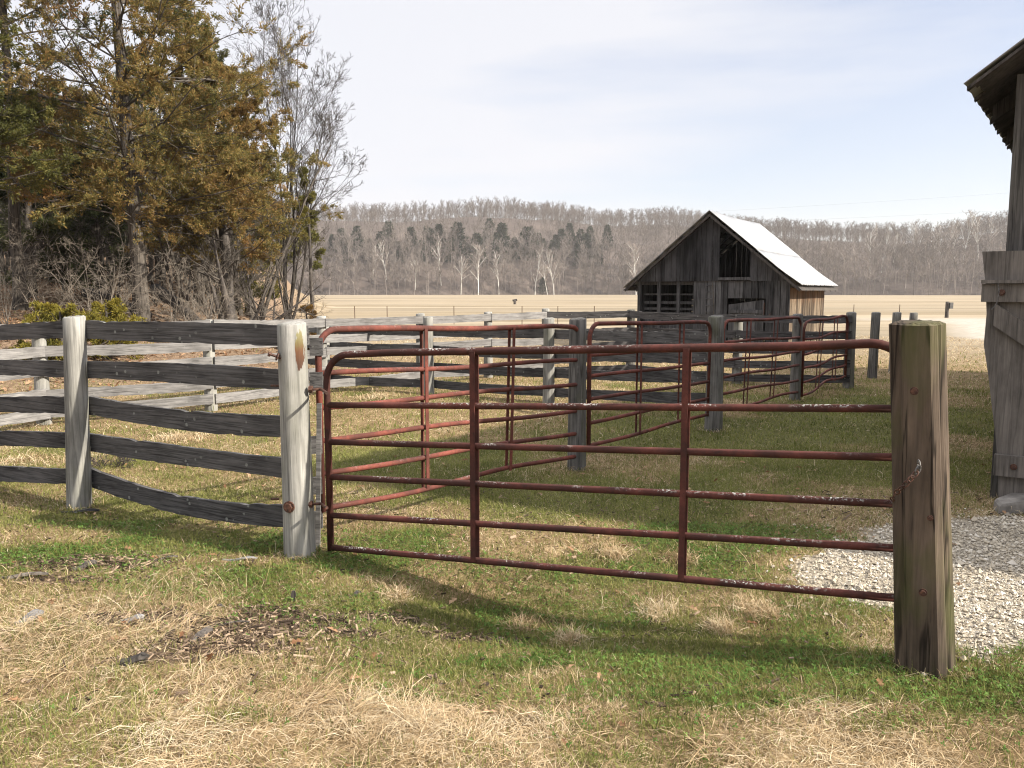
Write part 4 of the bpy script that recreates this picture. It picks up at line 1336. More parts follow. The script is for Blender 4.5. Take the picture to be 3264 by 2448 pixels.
def bare(name, label, base, stems, levels, mat, seed, group=None, cat='tree', trunk_mat=None, rmin=.0024):
    """stems: (direction, length, r0); levels: (nchild,t0,t1,ang,lens,radr,up,wander)"""
    rg = np.random.RandomState(seed)
    root = empty(name, base, label, cat, group)
    Ps, Rs = zip(*[stem(np.array(base) + np.array([rg.normal() * .05, rg.normal() * .05, -.1]), d, L, r0, r0 * .25, rg, 9, .07, .04) for d, L, r0 in stems])
    Rs = [q * np.linspace(1, .3, 9)[None] for q in Rs]
    P, Rr = np.concatenate(Ps), np.concatenate(Rs)
    m = MB(); V, Q = tube_batch(P, Rr, 8); m.add(V, Q)
    m.build('trunk' if cat == 'tree' else 'stems', trunk_mat or mat, root, True)
    m = MB()
    for i, lv in enumerate(levels):
        P, Rr = grow(P, Rr, *lv, rg, 6 if i == 0 else 5)
        V, Q = tube_batch(P, np.maximum(Rr, rmin), 5 if i == 0 else 3); m.add(V, Q)
    m.build('twigs' if cat != 'tree' else 'crown', mat, root, True)
    return root


def build_trees():
    prof = lambda R0, lo=.28: (lambda t: R0 * (0.55 + .45 * min(1, t / lo)) if t < lo else R0 * max(.06, 1 - ((t - lo) / (1 - lo)) ** 1.25))
    b = base_at(452, 18.6)
    cedar('cedar_tree', 'tall rusty orange cedar with a pale shredding trunk, nearest of the wood', b, 13.5, prof(3.9, .4), M['cedar_rust'], 3, 1.9, 150, (-.03, 0), 1.0, (math.pi, 5.3), 2.3, trunk_r=.175)
    cedar('cedar_tree', 'dark green cedar with grey lichened limbs at the upper left corner', base_at(70, 19.5), 12.5, prof(3.3, .4), M['cedar_dark'], 8, 2.6, 80, (.01, 0), .85, None, 3.6, trunk_r=.15, tw=M['twig_tan'])
    cedar('cedar_tree', 'olive cedar whose boughs hang at the left edge of the picture', base_at(-120, 16.0), 6.8, prof(2.4, .35), M['cedar_olive'], 12, 2.0, 65, (0, 0), 1.0, None, 2.0)
    cedar('cedar_tree', 'leaning rusty cedar with low twisted limbs, right of the tall one', base_at(735, 20.5), 7.6, prof(2.6, .45), M['cedar_rust'], 17, 1.5, 90, (-.04, 0), .9, None, 1.9, bark=M['bark_dark'], trunk_r=.17)
    cedar('cedar_tree', 'olive cedar half hidden behind the tall rusty one', base_at(640, 26), 10.5, prof(2.6, .35), M['cedar_olive'], 21, 2.0, 60, (0, 0), .8, None, 2.6, sc=1.2)
    cedar('cedar_tree', 'dark cedar deep in the wood behind the two left trunks', base_at(250, 26), 6.5, prof(3.0, .3), M['cedar_dark'], 25, 1.0, 70, (0, 0), .9, None, 1.2, sc=1.3)
    cedar('cedar_tree', 'shaded dark cedar filling the gap at the far left', base_at(10, 29), 6.8, prof(3.6, .3), M['cedar_dark'], 29, .8, 75, (0, 0), .9, None, 1.0, sc=1.4)
    cedar('cedar_tree', 'dull olive cedar low on the slope behind the leaning one', base_at(520, 31), 8.5, prof(3.0, .3), M['cedar_olive'], 33, .8, 65, (0, 0), .9, None, 1.0, sc=1.4)
    cedar('cedar_tree', 'thin green cedar sapling among the bare twigs at the wood edge', base_at(1000, 25), 5.6, prof(.75, .5), M['cedar_olive'], 37, 2.2, 24, (0, 0), .8, None, 2.4, bark=M['bark_dark'], trunk_r=.07)
    cedar('cedar_tree', 'small shaded cedar behind the brush left of the pale trunk', base_at(330, 23), 5.0, prof(1.9, .3), M['cedar_dark'], 47, .4, 55, (0, 0), .9, None, .5, sc=1.3)
    cedar('cedar_tree', 'dusky olive cedar behind the crooked bare tree', base_at(800, 29), 6.5, prof(2.3, .3), M['cedar_olive'], 48, .5, 55, (0, 0), .8, None, .5, sc=1.4)
    cedar('cedar_tree', 'small dark cedar in the shade behind the far left brush', base_at(110, 22), 4.6, prof(1.8, .3), M['cedar_dark'], 49, .4, 50, (0, 0), .9, None, .5, sc=1.3)
    # low cedar bushes
    for nm, lab, px, Y, H, R0, mat, sd in [('cedar_bush', 'low golden green cedar bush behind the fence, left of the tall trunk', 200, 13.8, 1.05, 1.15, 'cedar_gold', 41), ('cedar_bush', 'sprawling golden cedar bush touching the foot of the tall trunk', 345, 14.8, 1.1, .95, 'cedar_gold', 43), ('cedar_bush', 'small browned cedar seedling at the corner of the hay field', 985, 21, 1.35, .55, 'cedar_brown', 45)]:
        cedar(nm, lab, base_at(px, Y), H, (lambda r: (lambda t: r * (1.05 - .8 * t)))(R0), M[mat], sd, .08, 30, (0, 0), .55, None, 0, M['bark_dark'], .035, None, sc=.8)
    # tall bare trees right of the cedars
    lv = [(16, .25, 1, (22, 50), (.26, .46), .55, .16, .10), (8, .2, 1, (20, 50), (.3, .6), .55, .12, .13), (6, .15, 1, (20, 50), (.3, .6), .6, .08, .15), (3, .2, 1, (20, 50), (.4, .7), .7, .06, .15)]
    bare('bare_tree', 'tall bare tree with fine spreading twigs right of the rusty cedar', base_at(915, 26), [((-.06, 0, 1), 9.2, .075), ((.04, .1, 1), 9.4, .07), ((.14, 0, 1), 9.0, .065), ((.24, .05, 1), 8.2, .055), ((.34, .0, 1), 6.4, .045)], lv, M['twig_dark'], 51, 'bare trees at the wood edge', trunk_mat=M['bark_dark'], rmin=.0034)
    bare('bare_tree', 'slender bare tree leaning right at the edge of the wood', base_at(960, 24), [((-.28, 0, 1), 4.8, .055)], [(13, .3, 1, (25, 60), (.3, .55), .55, .10, .12), (8, .2, 1, (20, 50), (.3, .6), .55, .06, .13), (5, .15, 1, (20, 50), (.3, .6), .6, .04, .15)], M['twig_grey'], 57, 'bare trees at the wood edge', trunk_mat=M['bark_dark'])
    bare('bare_tree', 'crooked bare tree forking low with dark limbs reaching right', base_at(742, 19.5), [((.12, 0, 1), 2.6, .2), ((.9, -.1, .55), 2.7, .09), ((-.45, .1, 1), 3.4, .1), ((.5, 0, .8), 2.4, .06)], [(11, .3, 1, (25, 70), (.35, .6), .5, .02, .16), (8, .2, 1, (25, 60), (.3, .6), .55, .02, .17), (5, .2, 1, (20, 60), (.3, .6), .6, 0, .2)], M['twig_grey'], 59, 'bare trees at the wood edge', trunk_mat=M['bark_dark'])
    lv2 = [(12, .25, 1, (25, 60), (.28, .5), .5, .08, .14), (7, .2, 1, (20, 55), (.3, .6), .55, .05, .16), (4, .2, 1, (20, 55), (.3, .6), .6, .02, .18)]
    for px, Y, L, lab, sd in [(838, 22, 3.9, 'dark thin sapling standing against the pale field, left of a pair', 61), (925, 23, 4.6, 'straight grey sapling against the pale field, beside the browned seedling', 63), (800, 24, 3.4, 'short sapling behind the crooked bare tree', 65), (880, 27, 4.4, 'pale sapling with tangled twigs at the wood edge', 67), (560, 20, 4.6, 'thin bare sapling right of the pale cedar trunk', 69)]:
        bare('sapling', lab, base_at(px, Y), [((-.06, 0, 1), L, .045)], lv2, M['twig_grey'], sd + 100, 'saplings at the wood edge', trunk_mat=M['bark_dark'])
    # dead brush at the foot of the wood
    lv3 = [(7, .2, 1, (20, 65), (.3, .6), .5, .0, .2), (5, .2, 1, (20, 60), (.3, .65), .55, .0, .22), (2, .2, 1, (20, 60), (.3, .65), .7, 0, .2)]
    spots = [(150, 17.5, 'bleached dead brush with a forked stem near the left edge', 71, 2.2), (20, 16.0, 'grey dead brush at the far left edge', 72, 1.8), (300, 17.5, 'dead brush leaning left of the pale cedar trunk', 73, 2.6), (400, 20.5, 'tangled grey brush just behind the pale cedar trunk', 74, 2.4),
             (560, 17.2, 'bleached brush between the pale trunk and the crooked tree', 75, 1.7), (640, 18.2, 'dense tan brush at the foot of the crooked tree', 76, 1.7), (240, 22, 'dark brush in the shade behind the golden bush', 77, 2.8), (500, 23, 'grey brush deep behind the crooked tree', 78, 2.8), (880, 21.5, 'loose grey brush under the slender bare tree', 79, 1.4), (60, 21, 'dense brush in the shade at the left edge', 80, 2.8), (700, 22.5, 'tall tan brush right behind the crooked tree', 81, 2.6), (345, 16.2, 'arched bleached brush in front of the pale cedar trunk', 82, 1.6)]
    for px, Y, lab, sd, L in spots:
        rg = np.random.RandomState(sd)
        st_ = [((rg.uniform(-.9, .9), rg.uniform(-.4, .4), 1), L * rg.uniform(.6, 1.1), rg.uniform(.007, .018)) for _ in range(8)]
        bare('dead_brush', lab, base_at(px, Y), st_, lv3, M['twig_tan'] if sd in (71, 73, 75, 76, 81, 82) else M['twig_grey'], sd, 'dead brush at the foot of the wood', 'shrub')
    bare('dead_weed', 'small dark dead weed clump in the pen behind the second fence post', np.array([*gp(350, 1490)[:2], 0.0]), [((math.cos(k * 1.3) * .9, math.sin(k * 1.3) * .6, .6), .3, .006) for k in range(9)], [(9, .2, 1, (20, 70), (.3, .7), .6, 0, .25), (5, .2, 1, (20, 70), (.4, .8), .7, 0, .25)], M['twig_dark'], 95, None, 'weed')
    # fallen logs
    for (p0, p1, r_, lab) in [((280, 21, .35), (480, 20, .2), .13, 'dark fallen log lying behind the pale cedar trunk'), ((500, 20.5, .75), (690, 19.4, .12), .16, 'thick fallen log sloping down to the crooked tree'), ((600, 19.5, .12), (720, 18.6, .06), .09, 'small grey fallen log at the foot of the crooked tree')]:
        a, b2 = base_at(p0[0], p0[1]), base_at(p1[0], p1[1])
        a[2] += p0[2]; b2[2] += p1[2]
        pts = [a + (b2 - a) * t + np.array([0, 0, .06 * math.sin(5 * t)]) for t in np.linspace(0, 1, 9)]
        e = empty('fallen_log', a, lab, 'log'); MB().tube(pts, np.linspace(r_, r_ * .7, 9), 10).build('stem', M['bark_dark'], e, True)
        dd = unit(b2 - a); mid = pts[4]
        MB().tube([mid, mid + np.array([.15, -.1, .45]), mid + np.array([.2, -.1, .8])], [.04, .03, .01], 6).build('branch_stub', M['bark_dark'], e, True)
    # thicket: countless stems and twigs closing the wood behind
    rg = np.random.RandomState(88)
    n = 900
    Y = rg.uniform(24, 60, n); px = rg.uniform(-900, 830, n) - (Y - 24) * 2
    x = (px - 1632) / F_PX * Y
    z = ground_z(x, Y)
    P = np.empty((n, 6, 3)); d = unit(np.stack([rg.normal(size=n) * .18, rg.normal(size=n) * .18, np.ones(n)], -1)); P[:, 0] = np.stack([x, Y, z - .1], -1)
    L = rg.uniform(2.5, 6.5, n)
    for k in range(1, 6):
        d = unit(d + rg.normal(size=(n, 3)) * .1); P[:, k] = P[:, k - 1] + d * (L / 5)[:, None]
    Rr = (L * .011)[:, None] * np.linspace(1, .3, 6)[None]
    m = MB(); V, Q = tube_batch(P, Rr, 4); m.add(V, Q)
    c1, r1 = grow(P, Rr, 9, .1, 1, (25, 70), (.25, .5), .5, .02, .16, rg); V, Q = tube_batch(c1, r1, 3); m.add(V, Q)
    c2, r2 = grow(c1, r1, 4, .2, 1, (25, 60), (.3, .6), .6, .0, .18, rg, 4); V, Q = tube_batch(c2, np.maximum(r2, .005), 3); m.add(V, Q)
    o = m.build('thicket', M['twig_grey']); tag(o, 'brown mass of bare undergrowth filling the wood behind the cedars', 'undergrowth', kind='stuff')


build_trees()


# ------------------------------------------------------------------ far hills and woods
def crest(x):     # ground height of the near and far ridges along x
    return x


def hill_h(x, y):
    """ridge running across the valley end; x,y world"""
    a = np.degrees(np.arctan2(x, y))
    base = 447 + 10 * np.sin(a * .2)
    # crest heights by azimuth (deg): left ridge high in the middle, dropping right to a second, farther ridge
    top = np.interp(a, [-40, -20, -11, -5, -1.5, 4.7, 10, 13, 16.7, 21, 27, 31, 40], [60, 54, 54, 57, 59, 59, 59, 53, 47, 43, 38, 45, 52])
    d = np.hypot(x, y)
    wid = np.interp(a, [-20, 0, 8, 20], [190, 210, 300, 320])
    t = np.clip((d - base) / wid, 0, 1.6)
    prof = np.where(t < 1, t ** .75 * (1.45 - .45 * t), 1 - .35 * (t - 1))
    h = top * prof + (fbm(x * .012, y * .012, 15, 3) - .5) * 13 * sstep(0, .3, t)
    return np.where(d < base, -3, h)


def build_hill():
    na, nd = 260, 60
    a = np.radians(np.linspace(-52, 52, na)); d = np.linspace(424, 950, nd)
    Aa, D = np.meshgrid(a, d)
    X, Y = np.sin(Aa) * D, np.cos(Aa) * D
    V = np.stack([X, Y, hill_h(X, Y)], -1).reshape(-1, 3)
    i = (np.arange(nd - 1)[:, None] * na + np.arange(na - 1)[None]).ravel()
    hm = NT('leaf_litter_hillside', .95, .05)
    p = hm.coord('pos')
    mm = hm.col(hm.ramp(hm.math('ADD', hm.math('MULTIPLY', hm.noise(p, .05, 5, .6), .5), hm.math('MULTIPLY', hm.noise(p, .5, 4, .6), .5)), [(.35, (.055, .043, .037)), (.65, (.12, .095, .08))]))
    o = link('hills', np_mesh('hills', V, [np.stack([i, i + na, i + na + 1, i + 1], -1)], True), mm)
    tag(o, kind='structure')


build_hill()


def slivers(P, W0, W1, rg):
    """each polyline becomes a crossed pair-free ribbon of its own random facing (far away, sub-pixel)"""
    B, n, _ = P.shape
    T = unit(P[:, -1] - P[:, 0]); S = unit(np.cross(T, unit(rg.normal(size=(B, 3)))))
    w = np.linspace(W0, W1, n)
    V = np.stack([P + S[:, None] * w[None, :, None] / 2, P - S[:, None] * w[None, :, None] / 2], 2).reshape(B, n * 2, 3)
    q = np.concatenate([np.array([[2 * k, 2 * k + 1, 2 * k + 3, 2 * k + 2]]) for k in range(n - 1)])
    Q = (np.arange(B)[:, None, None] * (2 * n) + q[None]).reshape(-1, 4)
    return V.reshape(-1, 3), Q


def far_tree(seed, H, spread=.3, n1=11, n2=7, n3=3, tr=.011, z0=.35, up=.12):
    rg = np.random.RandomState(seed)
    P, Rr = stem((0, 0, -.5), (rg.normal() * .06, rg.normal() * .06, 1), H * .85, H * tr, H * tr * .3, rg, 6, .05, .03)
    c1, r1 = grow(P, Rr, n1, z0, 1, (20, 55), (spread, spread * 1.7), .6, up, .12, rg, 4)
    c2, r2 = grow(c1, r1, n2, .2, 1, (20, 55), (.35, .65), .6, up, .14, rg, 3)
    c3, r3 = grow(c2, r2, n3, .2, 1, (20, 55), (.5, .9), .6, up * .6, .12, rg, 2)
    return (P, Rr), (c1, r1), c2, c3, rg


def build_woods():
    rg = np.random.RandomState(101)
    protos = []
    for k in range(6):
        (P, Rr), (c1, r1), c2, c3, r_ = far_tree(200 + k, 15, .27, 10, 7, 3, .0085)
        m = MB(); V, Q = tube_batch(P, Rr, 3); m.add(V, Q)
        V, Q = slivers(c1, .15, .06, r_); m.add(V, Q); V, Q = slivers(c2, .085, .04, r_); m.add(V, Q); V, Q = slivers(c3, .07, .035, r_); m.add(V, Q)
        protos.append((np.concatenate(m.V), np.concatenate(m.Q)))
    # slope trees
    n = 6400
    N1 = None
    a = np.radians(rg.uniform(-25, 37, n)); d = 452 + 300 * rg.uniform(0, 1, n) ** .8
    x, y = np.sin(a) * d, np.cos(a) * d
    z = hill_h(x, y)
    az_ = np.degrees(a); tt = (d - 447) / 200
    k = (z > -.5) & ~((az_ > -13) & (az_ < 7) & (tt > .12) & (tt < .62) & (rg.uniform(size=n) < .6))
    x, y, z = x[k], y[k], z[k]
    sc_ = rg.uniform(.55, 1.02, len(x))
    # valley-edge scrub in front
    n2 = 1150
    a2 = np.radians(rg.uniform(-25, 37, n2)); d2 = 447 + 10 * np.sin(np.degrees(a2) * .2) + rg.uniform(-9, 30, n2)
    x2, y2 = np.sin(a2) * d2, np.cos(a2) * d2

    def merge(x, y, z, sc_):
        m = MB()
        pick = rg.randint(0, 6, len(x)); rot = rg.uniform(0, 6.3, len(x))
        for p, (V, Q) in enumerate(protos):
            I = np.where(pick == p)[0]
            c, s_ = np.cos(rot[I])[:, None], np.sin(rot[I])[:, None]; S = sc_[I][:, None]
            W = np.stack([(V[None, :, 0] * c - V[None, :, 1] * s_) * S + x[I][:, None], (V[None, :, 0] * s_ + V[None, :, 1] * c) * S + y[I][:, None], V[None, :, 2] * S * 1.05 + z[I][:, None]], -1)
            m.add(W.reshape(-1, 3), (np.arange(len(I))[:, None, None] * len(V) + Q[None]).reshape(-1, 4))
        return m
    o = merge(x, y, z, sc_).build('hillside_wood', M['far_twig']); tag(o, 'grey brown leafless wood covering the far hillside', 'wood', kind='stuff')
    n3 = 900
    a3 = np.radians(rg.uniform(-20, 37, n3)); d3 = 441 + 10 * np.sin(np.degrees(a3) * .2) + rg.uniform(-14, 4, n3)
    x2, y2 = np.concatenate([x2, np.sin(a3) * d3]), np.concatenate([y2, np.cos(a3) * d3])
    o = merge(x2, y2, np.maximum(hill_h(x2, y2), 0), np.concatenate([rg.choice([.25, .45, .8, 1.1, 1.35, 1.5], n2), rg.uniform(.05, .2, n3)])).build('field_edge_wood', M['edge_twig']); tag(o, 'tan grey belt of bare trees and scrub along the far field edge', 'wood', kind='stuff')
    # white sycamores along the field edge
    ordn = ['first', 'second', 'third', 'fourth', 'fifth', 'sixth', 'seventh', 'eighth', 'ninth', 'tenth', 'eleventh', 'twelfth', 'thirteenth', 'fourteenth', 'fifteenth', 'sixteenth', 'seventeenth', 'eighteenth', 'nineteenth', 'twentieth', 'twenty-first', 'twenty-second', 'twenty-third', 'twenty-fourth', 'twenty-fifth', 'twenty-sixth', 'twenty-seventh', 'twenty-eighth', 'twenty-ninth', 'thirtieth']
    ordn += ['thirty-first', 'thirty-second', 'thirty-third', 'thirty-fourth', 'thirty-fifth', 'thirty-sixth', 'thirty-seventh', 'thirty-eighth', 'thirty-ninth', 'fortieth', 'forty-first', 'forty-second']
    sp = []
    for kk in range(4):
        (P, Rr), (c1, r1), c2, c3, r_ = far_tree(300 + kk, 25, .3, 12, 8, 6, .0115, .3, .16)
        m = MB(); V, Q = tube_batch(P, Rr, 4); m.add(V, Q); V, Q = tube_batch(c1, np.maximum(r1, .09), 3); m.add(V, Q)
        V, Q = slivers(c2[::4], .11, .05, r_); m.add(V, Q)
        t = MB(); V, Q = slivers(c2, .12, .06, r_); t.add(V, Q); V, Q = slivers(c3, .085, .045, r_); t.add(V, Q)
        sp.append((m.mesh('trunk'), t.mesh('crown')))
        sp[-1][0].materials.append(M['syc_bark']); sp[-1][1].materials.append(M['syc_twig'])

    def put(px, sc, Y, i, lab):
        x = (px - 1632) / F_PX * Y
        e = empty('sycamore_tree', (x, Y, float(max(0, hill_h(np.array([x]), np.array([Y]))[0])) - .3), lab, 'tree', 'white sycamores along the far field edge')
        e.rotation_euler.z = rg.uniform(0, 6.3); e.scale = (sc, sc, sc * rg.uniform(.95, 1.08))
        for nm, me in zip(('trunk', 'crown'), sp[i % 4]):
            o = bpy.data.objects.new(nm, me); COL.objects.link(o); o.parent = e
    L1 = [(1190, .85), (1235, .95), (1325, .75), (1408, 1.0), (1470, .95), (1525, 1.15), (1590, .95), (1705, 1.0), (1745, .8), (1765, 1.0)]
    for i, (px, sc) in enumerate(L1):
        put(px, sc, 440 + rg.uniform(-8, 3), i, 'white sycamore beyond the hay field, %s from left before the shed' % ordn[i])
    L2 = [(2025, 1.25), (2765, 1.0), (2800, 1.05), (2830, .9), (2910, 1.1), (2960, .85), (2985, .9), (3030, 1.1), (3055, 1.2), (3100, 1.0), (3130, .9)]
    for i, (px, sc) in enumerate(L2):
        lab = 'tall white barked sycamore rising just behind the left eave of the shed' if i == 0 else 'white sycamore beyond the hay field, %s to the right of the shed' % ordn[i - 1]
        put(px, sc, 438 + rg.uniform(-8, 3), i + 1, lab)
    # dark cedars on the slope
    cm = []
    for kk in range(3):
        r_ = np.random.RandomState(400 + kk); H = 9.0
        n = 900
        t = r_.uniform(0, 1, n) ** .8; rr = 2.3 * (1 - t) ** .7 * r_.uniform(.3, 1.1, n); a = r_.uniform(0, 6.3, n)
        C = np.stack([np.cos(a) * rr, np.sin(a) * rr, .5 + t * (H - .8)], -1)
        D = unit(np.stack([np.cos(a), np.sin(a), r_.uniform(.2, 1.5, n)], -1))
        V, Q = diamonds(C, D, r_.uniform(.5, 1.1, n), r_.uniform(.2, .45, n), r_)
        tr = MB().tube([(0, 0, -.5), (0, 0, H * .5), (0, 0, H)], [.18, .12, .04], 4)
        cm.append((tr.mesh('trunk'), MB().add(V, Q).mesh('crown')))
        cm[-1][0].materials.append(M['bark_dark']); cm[-1][1].materials.append(M['far_cedar'])
    spots = [(1060, 790), (1090, 800), (1140, 790), (1180, 800), (1215, 810), (1240, 790), (1310, 795), (1360, 770), (1375, 800), (1440, 815), (1460, 800), (1530, 800), (1520, 830), (1560, 755), (1600, 800), (1640, 800), (1665, 775), (1690, 800), (1715, 790), (1730, 810), (1760, 815), (1790, 800), (1815, 760), (1825, 790), (1850, 780), (1880, 770), (1885, 800), (1905, 825), (1935, 770), (1730, 935), (1110, 820), (1270, 815), (1340, 815), (1400, 800), (1500, 815), (1580, 820), (1620, 815), (1675, 810), (1770, 790), (1845, 810), (1865, 830)]
    spots.sort()
    for i, (px, py) in enumerate(spots):
        # first place along the sight line where the hill is as high as the ray
        for Y in np.arange(446, 760, 2.0):
            p = at(px, py + 26 if py < 900 else py, Y)
            if hill_h(np.array([p[0]]), np.array([p[1]]))[0] >= p[2]: break
        e = empty('hillside_cedar', (p[0], p[1], p[2] - .5), 'dark cedar on the leafless far slope, %s of forty-one from the left' % ordn[i], 'tree', 'dark cedars on the far slope')
        sc = rg.uniform(1.25, 2.3) if py < 900 else 1.0; e.scale = (sc * rg.uniform(.95, 1.35), sc * 1.1, sc); e.rotation_euler.z = rg.uniform(0, 6)
        for nm, me in zip(('trunk', 'crown'), cm[i % 3]):
            o = bpy.data.objects.new(nm, me); COL.objects.link(o); o.parent = e


build_woods()


# ------------------------------------------------------------------ small things in the field
def build_small():
    rg = np.random.RandomState(131)
    # thin steel fence posts
    tp = [(1131, 1008, 'thin steel fence post in the field, leftmost of the line'), (1234, 1004, 'thin steel fence post in the field, second of the line'), (1447, 1002, 'thin steel fence post in the field, third of the line'), (1664, 1015, 'thin steel fence post in the field, left of the stacked fence corner'), (1778, 1017, 'thin steel fence post in the field, right of the fence corner'), (1894, 1014, 'thin steel fence post in the field, left of the shed'), (2722, 978, 'thin steel fence post right of the pen corner post'), (2868, 978, 'thin steel fence post between two lone wooden posts')]
    for px, yt, lab in tp:
        Y = 41.0 if px < 2000 else 46.0
        p = at(px, yt, Y); z1 = max(p[2], .9)
        o = empty('steel_post', (p[0], Y, 0), lab, 'post', 'thin steel posts across the field')
        MB().obox((p[0] - .017, Y, -.05), (.034, 0, 0), (0, .01, 0), (0, 0, z1 + .05)).obox((p[0] - .005, Y - .03, -.05), (.01, 0, 0), (0, .03, 0), (0, 0, z1 + .05)).build('shaft', M['rust'], o)
    # marker post with a pale box
    b = gp(3017, 1013); h = at(3017, 962, b[1])[2]
    o = empty('marker_post', (b[0], b[1], 0), 'dark wooden post with a small pale box near its top, beside the gravel road', 'post')
    post_mesh(b, float(h), .11, rg, (0, 0), 10).build('shaft', M['bark_dark'], o, True)
    MB().obox((b[0] + .1, b[1] - .15, h - .42), (.2, 0, 0), (0, .3, 0), (0, 0, .38)).build('box', M['steel'], o)
    # dark stump in the hay field
    b = gp(1641, 970); o = empty('field_stump', (b[0], b[1], 0), 'small dark post stump standing alone in the hay field', 'stump')
    post_mesh(b, float(at(1641, 957, b[1])[2]), .17, rg, (0, 0), 10, 1.1).build('stump', M['bark_dark'], o, True)
    MB().tube([(b[0] - .3, b[1], at(1641, 958, b[1])[2]), (b[0] + .3, b[1], at(1641, 956, b[1])[2] + .02)], .12, 8).build('cap', M['bark_dark'], o)
    # power lines
    for y0, y1, lab in [(672, 600, 'upper faint power line crossing the sky above the right hill'), (700, 668, 'lower faint power line just above the right hill')]:
        a, b2 = at(1700, y0 + 30, 300), at(3900, y1 - 38, 300)
        pts = [a + (b2 - a) * t - np.array([0, 0, 3.0 * 4 * t * (1 - t) * .4]) for t in np.linspace(0, 1, 24)]
        o = MB().tube(pts, .013, 4).build('power_line', M['steel']); tag(o, lab, 'wire')
    # scraps of wood and bark on the grass
    scr = [(765, 1780, .15, .035, .012, -5, 'rail_grey', 'flat silver wood scrap lying by the stained gate post'), (520, 1783, .12, .03, .01, 8, 'bark_pale', 'pale splintered wood strip on the grass below the fence'), (60, 1838, .22, .03, .03, 6, 'bark_pale', 'rotten brown plank end at the left edge'),
           (255, 1640, .2, .04, .03, -4, 'rail_dark', 'dark broken board lying at the foot of the fence post'), (270, 1808, .09, .05, .05, 35, 'bark_pale', 'curled piece of tan bark near the left plank'), (640, 2030, .09, .035, .05, 60, 'bark_dark', 'dark bark chunk in the middle of the wood chips'),
           (935, 1895, .035, .03, .09, 85, 'bark_dark', 'upright dark splinter of wood standing in the grass'), (430, 2125, .08, .06, .04, 5, 'bark_dark', 'flat dark rotten chunk at the lower edge of the wood chips'), (690, 1925, .07, .02, .02, -30, 'bark_dark', 'small dark splinter lying above the wood chips'), (720, 1975, .16, .012, .01, 3, 'bark_pale', 'long thin pale splinter across the wood chips'), (95, 1970, .1, .06, .05, 70, 'rail_grey', 'whitened bark piece at the left among straw'), (1130, 1868, .05, .03, .02, 30, 'bark_dark', 'small dark bark flake right of the upright splinter'), (420, 1980, .08, .05, .03, 10, 'rail_grey', 'grey split chunk left of the wood chips')]
    for px, py, L, Wd, T, ang, mat, lab in scr:
        L, Wd, T = L * .72, Wd * .5, T * .5
        p = gp(px, py); z = float(ground_z(np.array([p[0]]), np.array([p[1]]))[0]) + .004
        a = R(ang); V = []
        n = 7
        upr = ang == 85
        for i in range(n + 1):
            t = i / n * 2 - 1
            w = Wd * (1 - .5 * abs(t) ** 3) * rg.uniform(.75, 1.1)
            h = T * (1 - .3 * abs(t)) * rg.uniform(.8, 1.1)
            lf = .012 * math.sin(2.5 * t)
            for (yy, zz) in ((-w, 0), (w, 0), (w * .8, h), (-w * .7, h * rg.uniform(.7, 1.0))):
                q = (t * L, yy, zz + lf + .006)
                if upr: q = (yy, zz * .4, (t + 1) * L * 1.1)
                V.append((p[0] + q[0] * (math.cos(a) if not upr else 1) - q[1] * (math.sin(a) if not upr else 0), p[1] + q[0] * (math.sin(a) if not upr else 0) + q[1] * (math.cos(a) if not upr else 1), z + q[2]))
        q = [(i * 4 + j, i * 4 + 4 + j, i * 4 + 4 + (j + 1) % 4, i * 4 + (j + 1) % 4) for i in range(n) for j in range(4)] + [(0, 1, 2, 3), (n * 4 + 3, n * 4 + 2, n * 4 + 1, n * 4)]
        o = MB().add(V, q).build('wood_scrap', M[mat]); tag(o, lab, 'wood scrap', 'wood scraps on the grass')


build_small()

def build_haze():
    hz = bpy.data.materials.new('thin_valley_haze'); hz.use_nodes = True
    nt = hz.node_tree; nt.nodes.remove(nt.nodes['Principled BSDF'])
    v = nt.nodes.new('ShaderNodeVolumePrincipled'); v.inputs['Color'].default_value = (.93, .89, .85, 1); v.inputs['Density'].default_value = HAZE
    v.inputs['Anisotropy'].default_value = .2
    nt.links.new(v.outputs[0], nt.nodes['Material Output'].inputs['Volume'])
    o = MB().obox((-1700, -80, -4.5), (3400, 0, 0), (0, 1900, 0), (0, 0, 130)).build('haze', hz)
    tag(o, 'thin pale haze hanging over the valley', 'haze', kind='stuff')


HAZE = 0.00024
if HAZE:
    build_haze()

# ------------------------------------------------------------------ light, sky, camera
SUN_EL = 33.0
shadow_dir = np.array([-0.936, 0.352])            # where shadows fall on the ground
to_sun = -unit(shadow_dir)
sv = Vector((to_sun[0] * math.cos(R(SUN_EL)), to_sun[1] * math.cos(R(SUN_EL)), math.sin(R(SUN_EL))))
sun = bpy.data.lights.new('sun', 'SUN')
sun.energy = 4.6; sun.angle = R(0.6); sun.color = (1.0, 0.93, 0.82)
so = bpy.data.objects.new('sun', sun); COL.objects.link(so)
so.rotation_euler = sv.to_track_quat('Z', 'Y').to_euler()
so.location = (30, -10, 30)

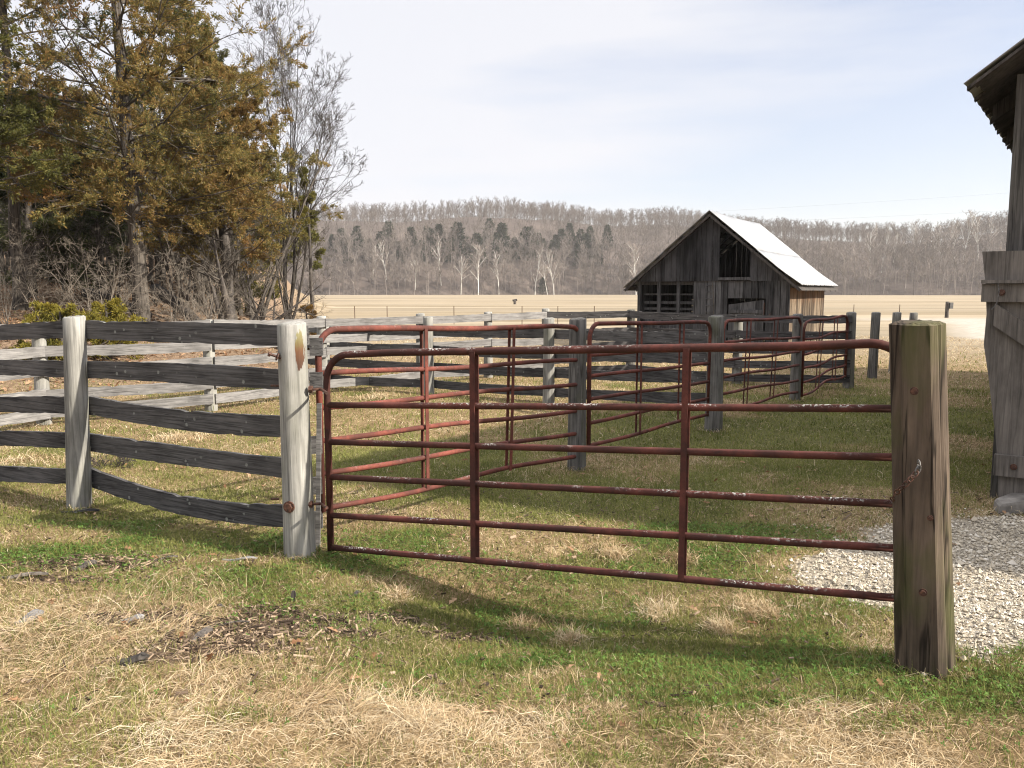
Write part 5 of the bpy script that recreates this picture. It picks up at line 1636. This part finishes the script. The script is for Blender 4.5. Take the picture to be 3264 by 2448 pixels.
W = bpy.data.worlds.new('World'); SC.world = W
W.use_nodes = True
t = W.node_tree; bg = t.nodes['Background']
sky = t.nodes.new('ShaderNodeTexSky'); sky.sky_type = 'NISHITA'; sky.sun_disc = False
sky.sun_elevation = R(SUN_EL); sky.sun_rotation = math.atan2(to_sun[0], to_sun[1])
sky.air_density = 1.0; sky.dust_density = 1.0; sky.ozone_density = 1.0
tc = t.nodes.new('ShaderNodeTexCoord')
sepn = t.nodes.new('ShaderNodeSeparateXYZ'); t.links.new(tc.outputs['Generated'], sepn.inputs[0])
mp = t.nodes.new('ShaderNodeMapping'); mp.inputs['Rotation'].default_value = (0, R(14), 0); mp.inputs['Scale'].default_value = (1.3, 1.3, 9)
t.links.new(tc.outputs['Generated'], mp.inputs['Vector'])
nz = t.nodes.new('ShaderNodeTexNoise'); nz.inputs['Scale'].default_value = 1.5; nz.inputs['Detail'].default_value = 5; nz.inputs['Roughness'].default_value = .5
t.links.new(mp.outputs[0], nz.inputs['Vector'])


def wm(op, a, b):
    x = t.nodes.new('ShaderNodeMath'); x.operation = op
    for i, v in enumerate((a, b)):
        if isinstance(v, (int, float)): x.inputs[i].default_value = v
        else: t.links.new(v, x.inputs[i])
    return x.outputs[0]


# cloud cover: thick to the left and higher up, thinning low on the right
cov = wm('ADD', wm('MULTIPLY', wm('SUBTRACT', nz.outputs['Fac'], .16), 1.9), wm('ADD', wm('MULTIPLY', sepn.outputs[2], 1.5), wm('MULTIPLY', sepn.outputs[0], -1.15)))
cr = t.nodes.new('ShaderNodeValToRGB'); cr.color_ramp.elements[0].position = .42; cr.color_ramp.elements[1].position = 1.0
cr.color_ramp.elements[0].color = (.40, .40, .40, 1); cr.color_ramp.elements[1].color = (.93, .93, .93, 1)
t.links.new(cov, cr.inputs[0])
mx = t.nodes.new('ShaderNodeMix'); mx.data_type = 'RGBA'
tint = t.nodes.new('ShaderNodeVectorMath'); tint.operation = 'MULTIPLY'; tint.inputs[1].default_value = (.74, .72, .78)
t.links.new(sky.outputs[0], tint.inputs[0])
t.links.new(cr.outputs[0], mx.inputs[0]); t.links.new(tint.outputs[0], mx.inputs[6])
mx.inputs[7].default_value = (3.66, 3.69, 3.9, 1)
zr = t.nodes.new('ShaderNodeMapRange'); zr.inputs[1].default_value = .36; zr.inputs[2].default_value = .85; zr.inputs[3].default_value = 1.0; zr.inputs[4].default_value = 2.4  # overhead sky, out of frame, brightened as added fill for the shaded areas
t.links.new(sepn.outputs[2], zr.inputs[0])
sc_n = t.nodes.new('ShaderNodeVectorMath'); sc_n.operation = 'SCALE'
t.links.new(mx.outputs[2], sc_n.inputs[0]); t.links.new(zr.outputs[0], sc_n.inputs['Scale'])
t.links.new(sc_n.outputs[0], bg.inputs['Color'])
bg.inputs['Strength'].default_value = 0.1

cam = bpy.data.cameras.new('camera'); co = bpy.data.objects.new('camera', cam); COL.objects.link(co)
co.location = (0, 0, EYE); co.rotation_euler = (R(90) - PITCH, 0, 0)
cam.sensor_fit = 'HORIZONTAL'; cam.sensor_width = 36.0; cam.lens = 36.0 * F_PX / 3264
cam.clip_start = .05; cam.clip_end = 5000
SC.camera = co
SC.view_settings.view_transform = 'Standard'
SC.view_settings.look = 'None'
SC.view_settings.gamma = 1.0
SC.view_settings.exposure = 1.3
SC.cycles.filter_width = 1.1
SC.cycles.use_denoising = True
SC.cycles.max_bounces = 5; SC.cycles.diffuse_bounces = 3; SC.cycles.transparent_max_bounces = 4
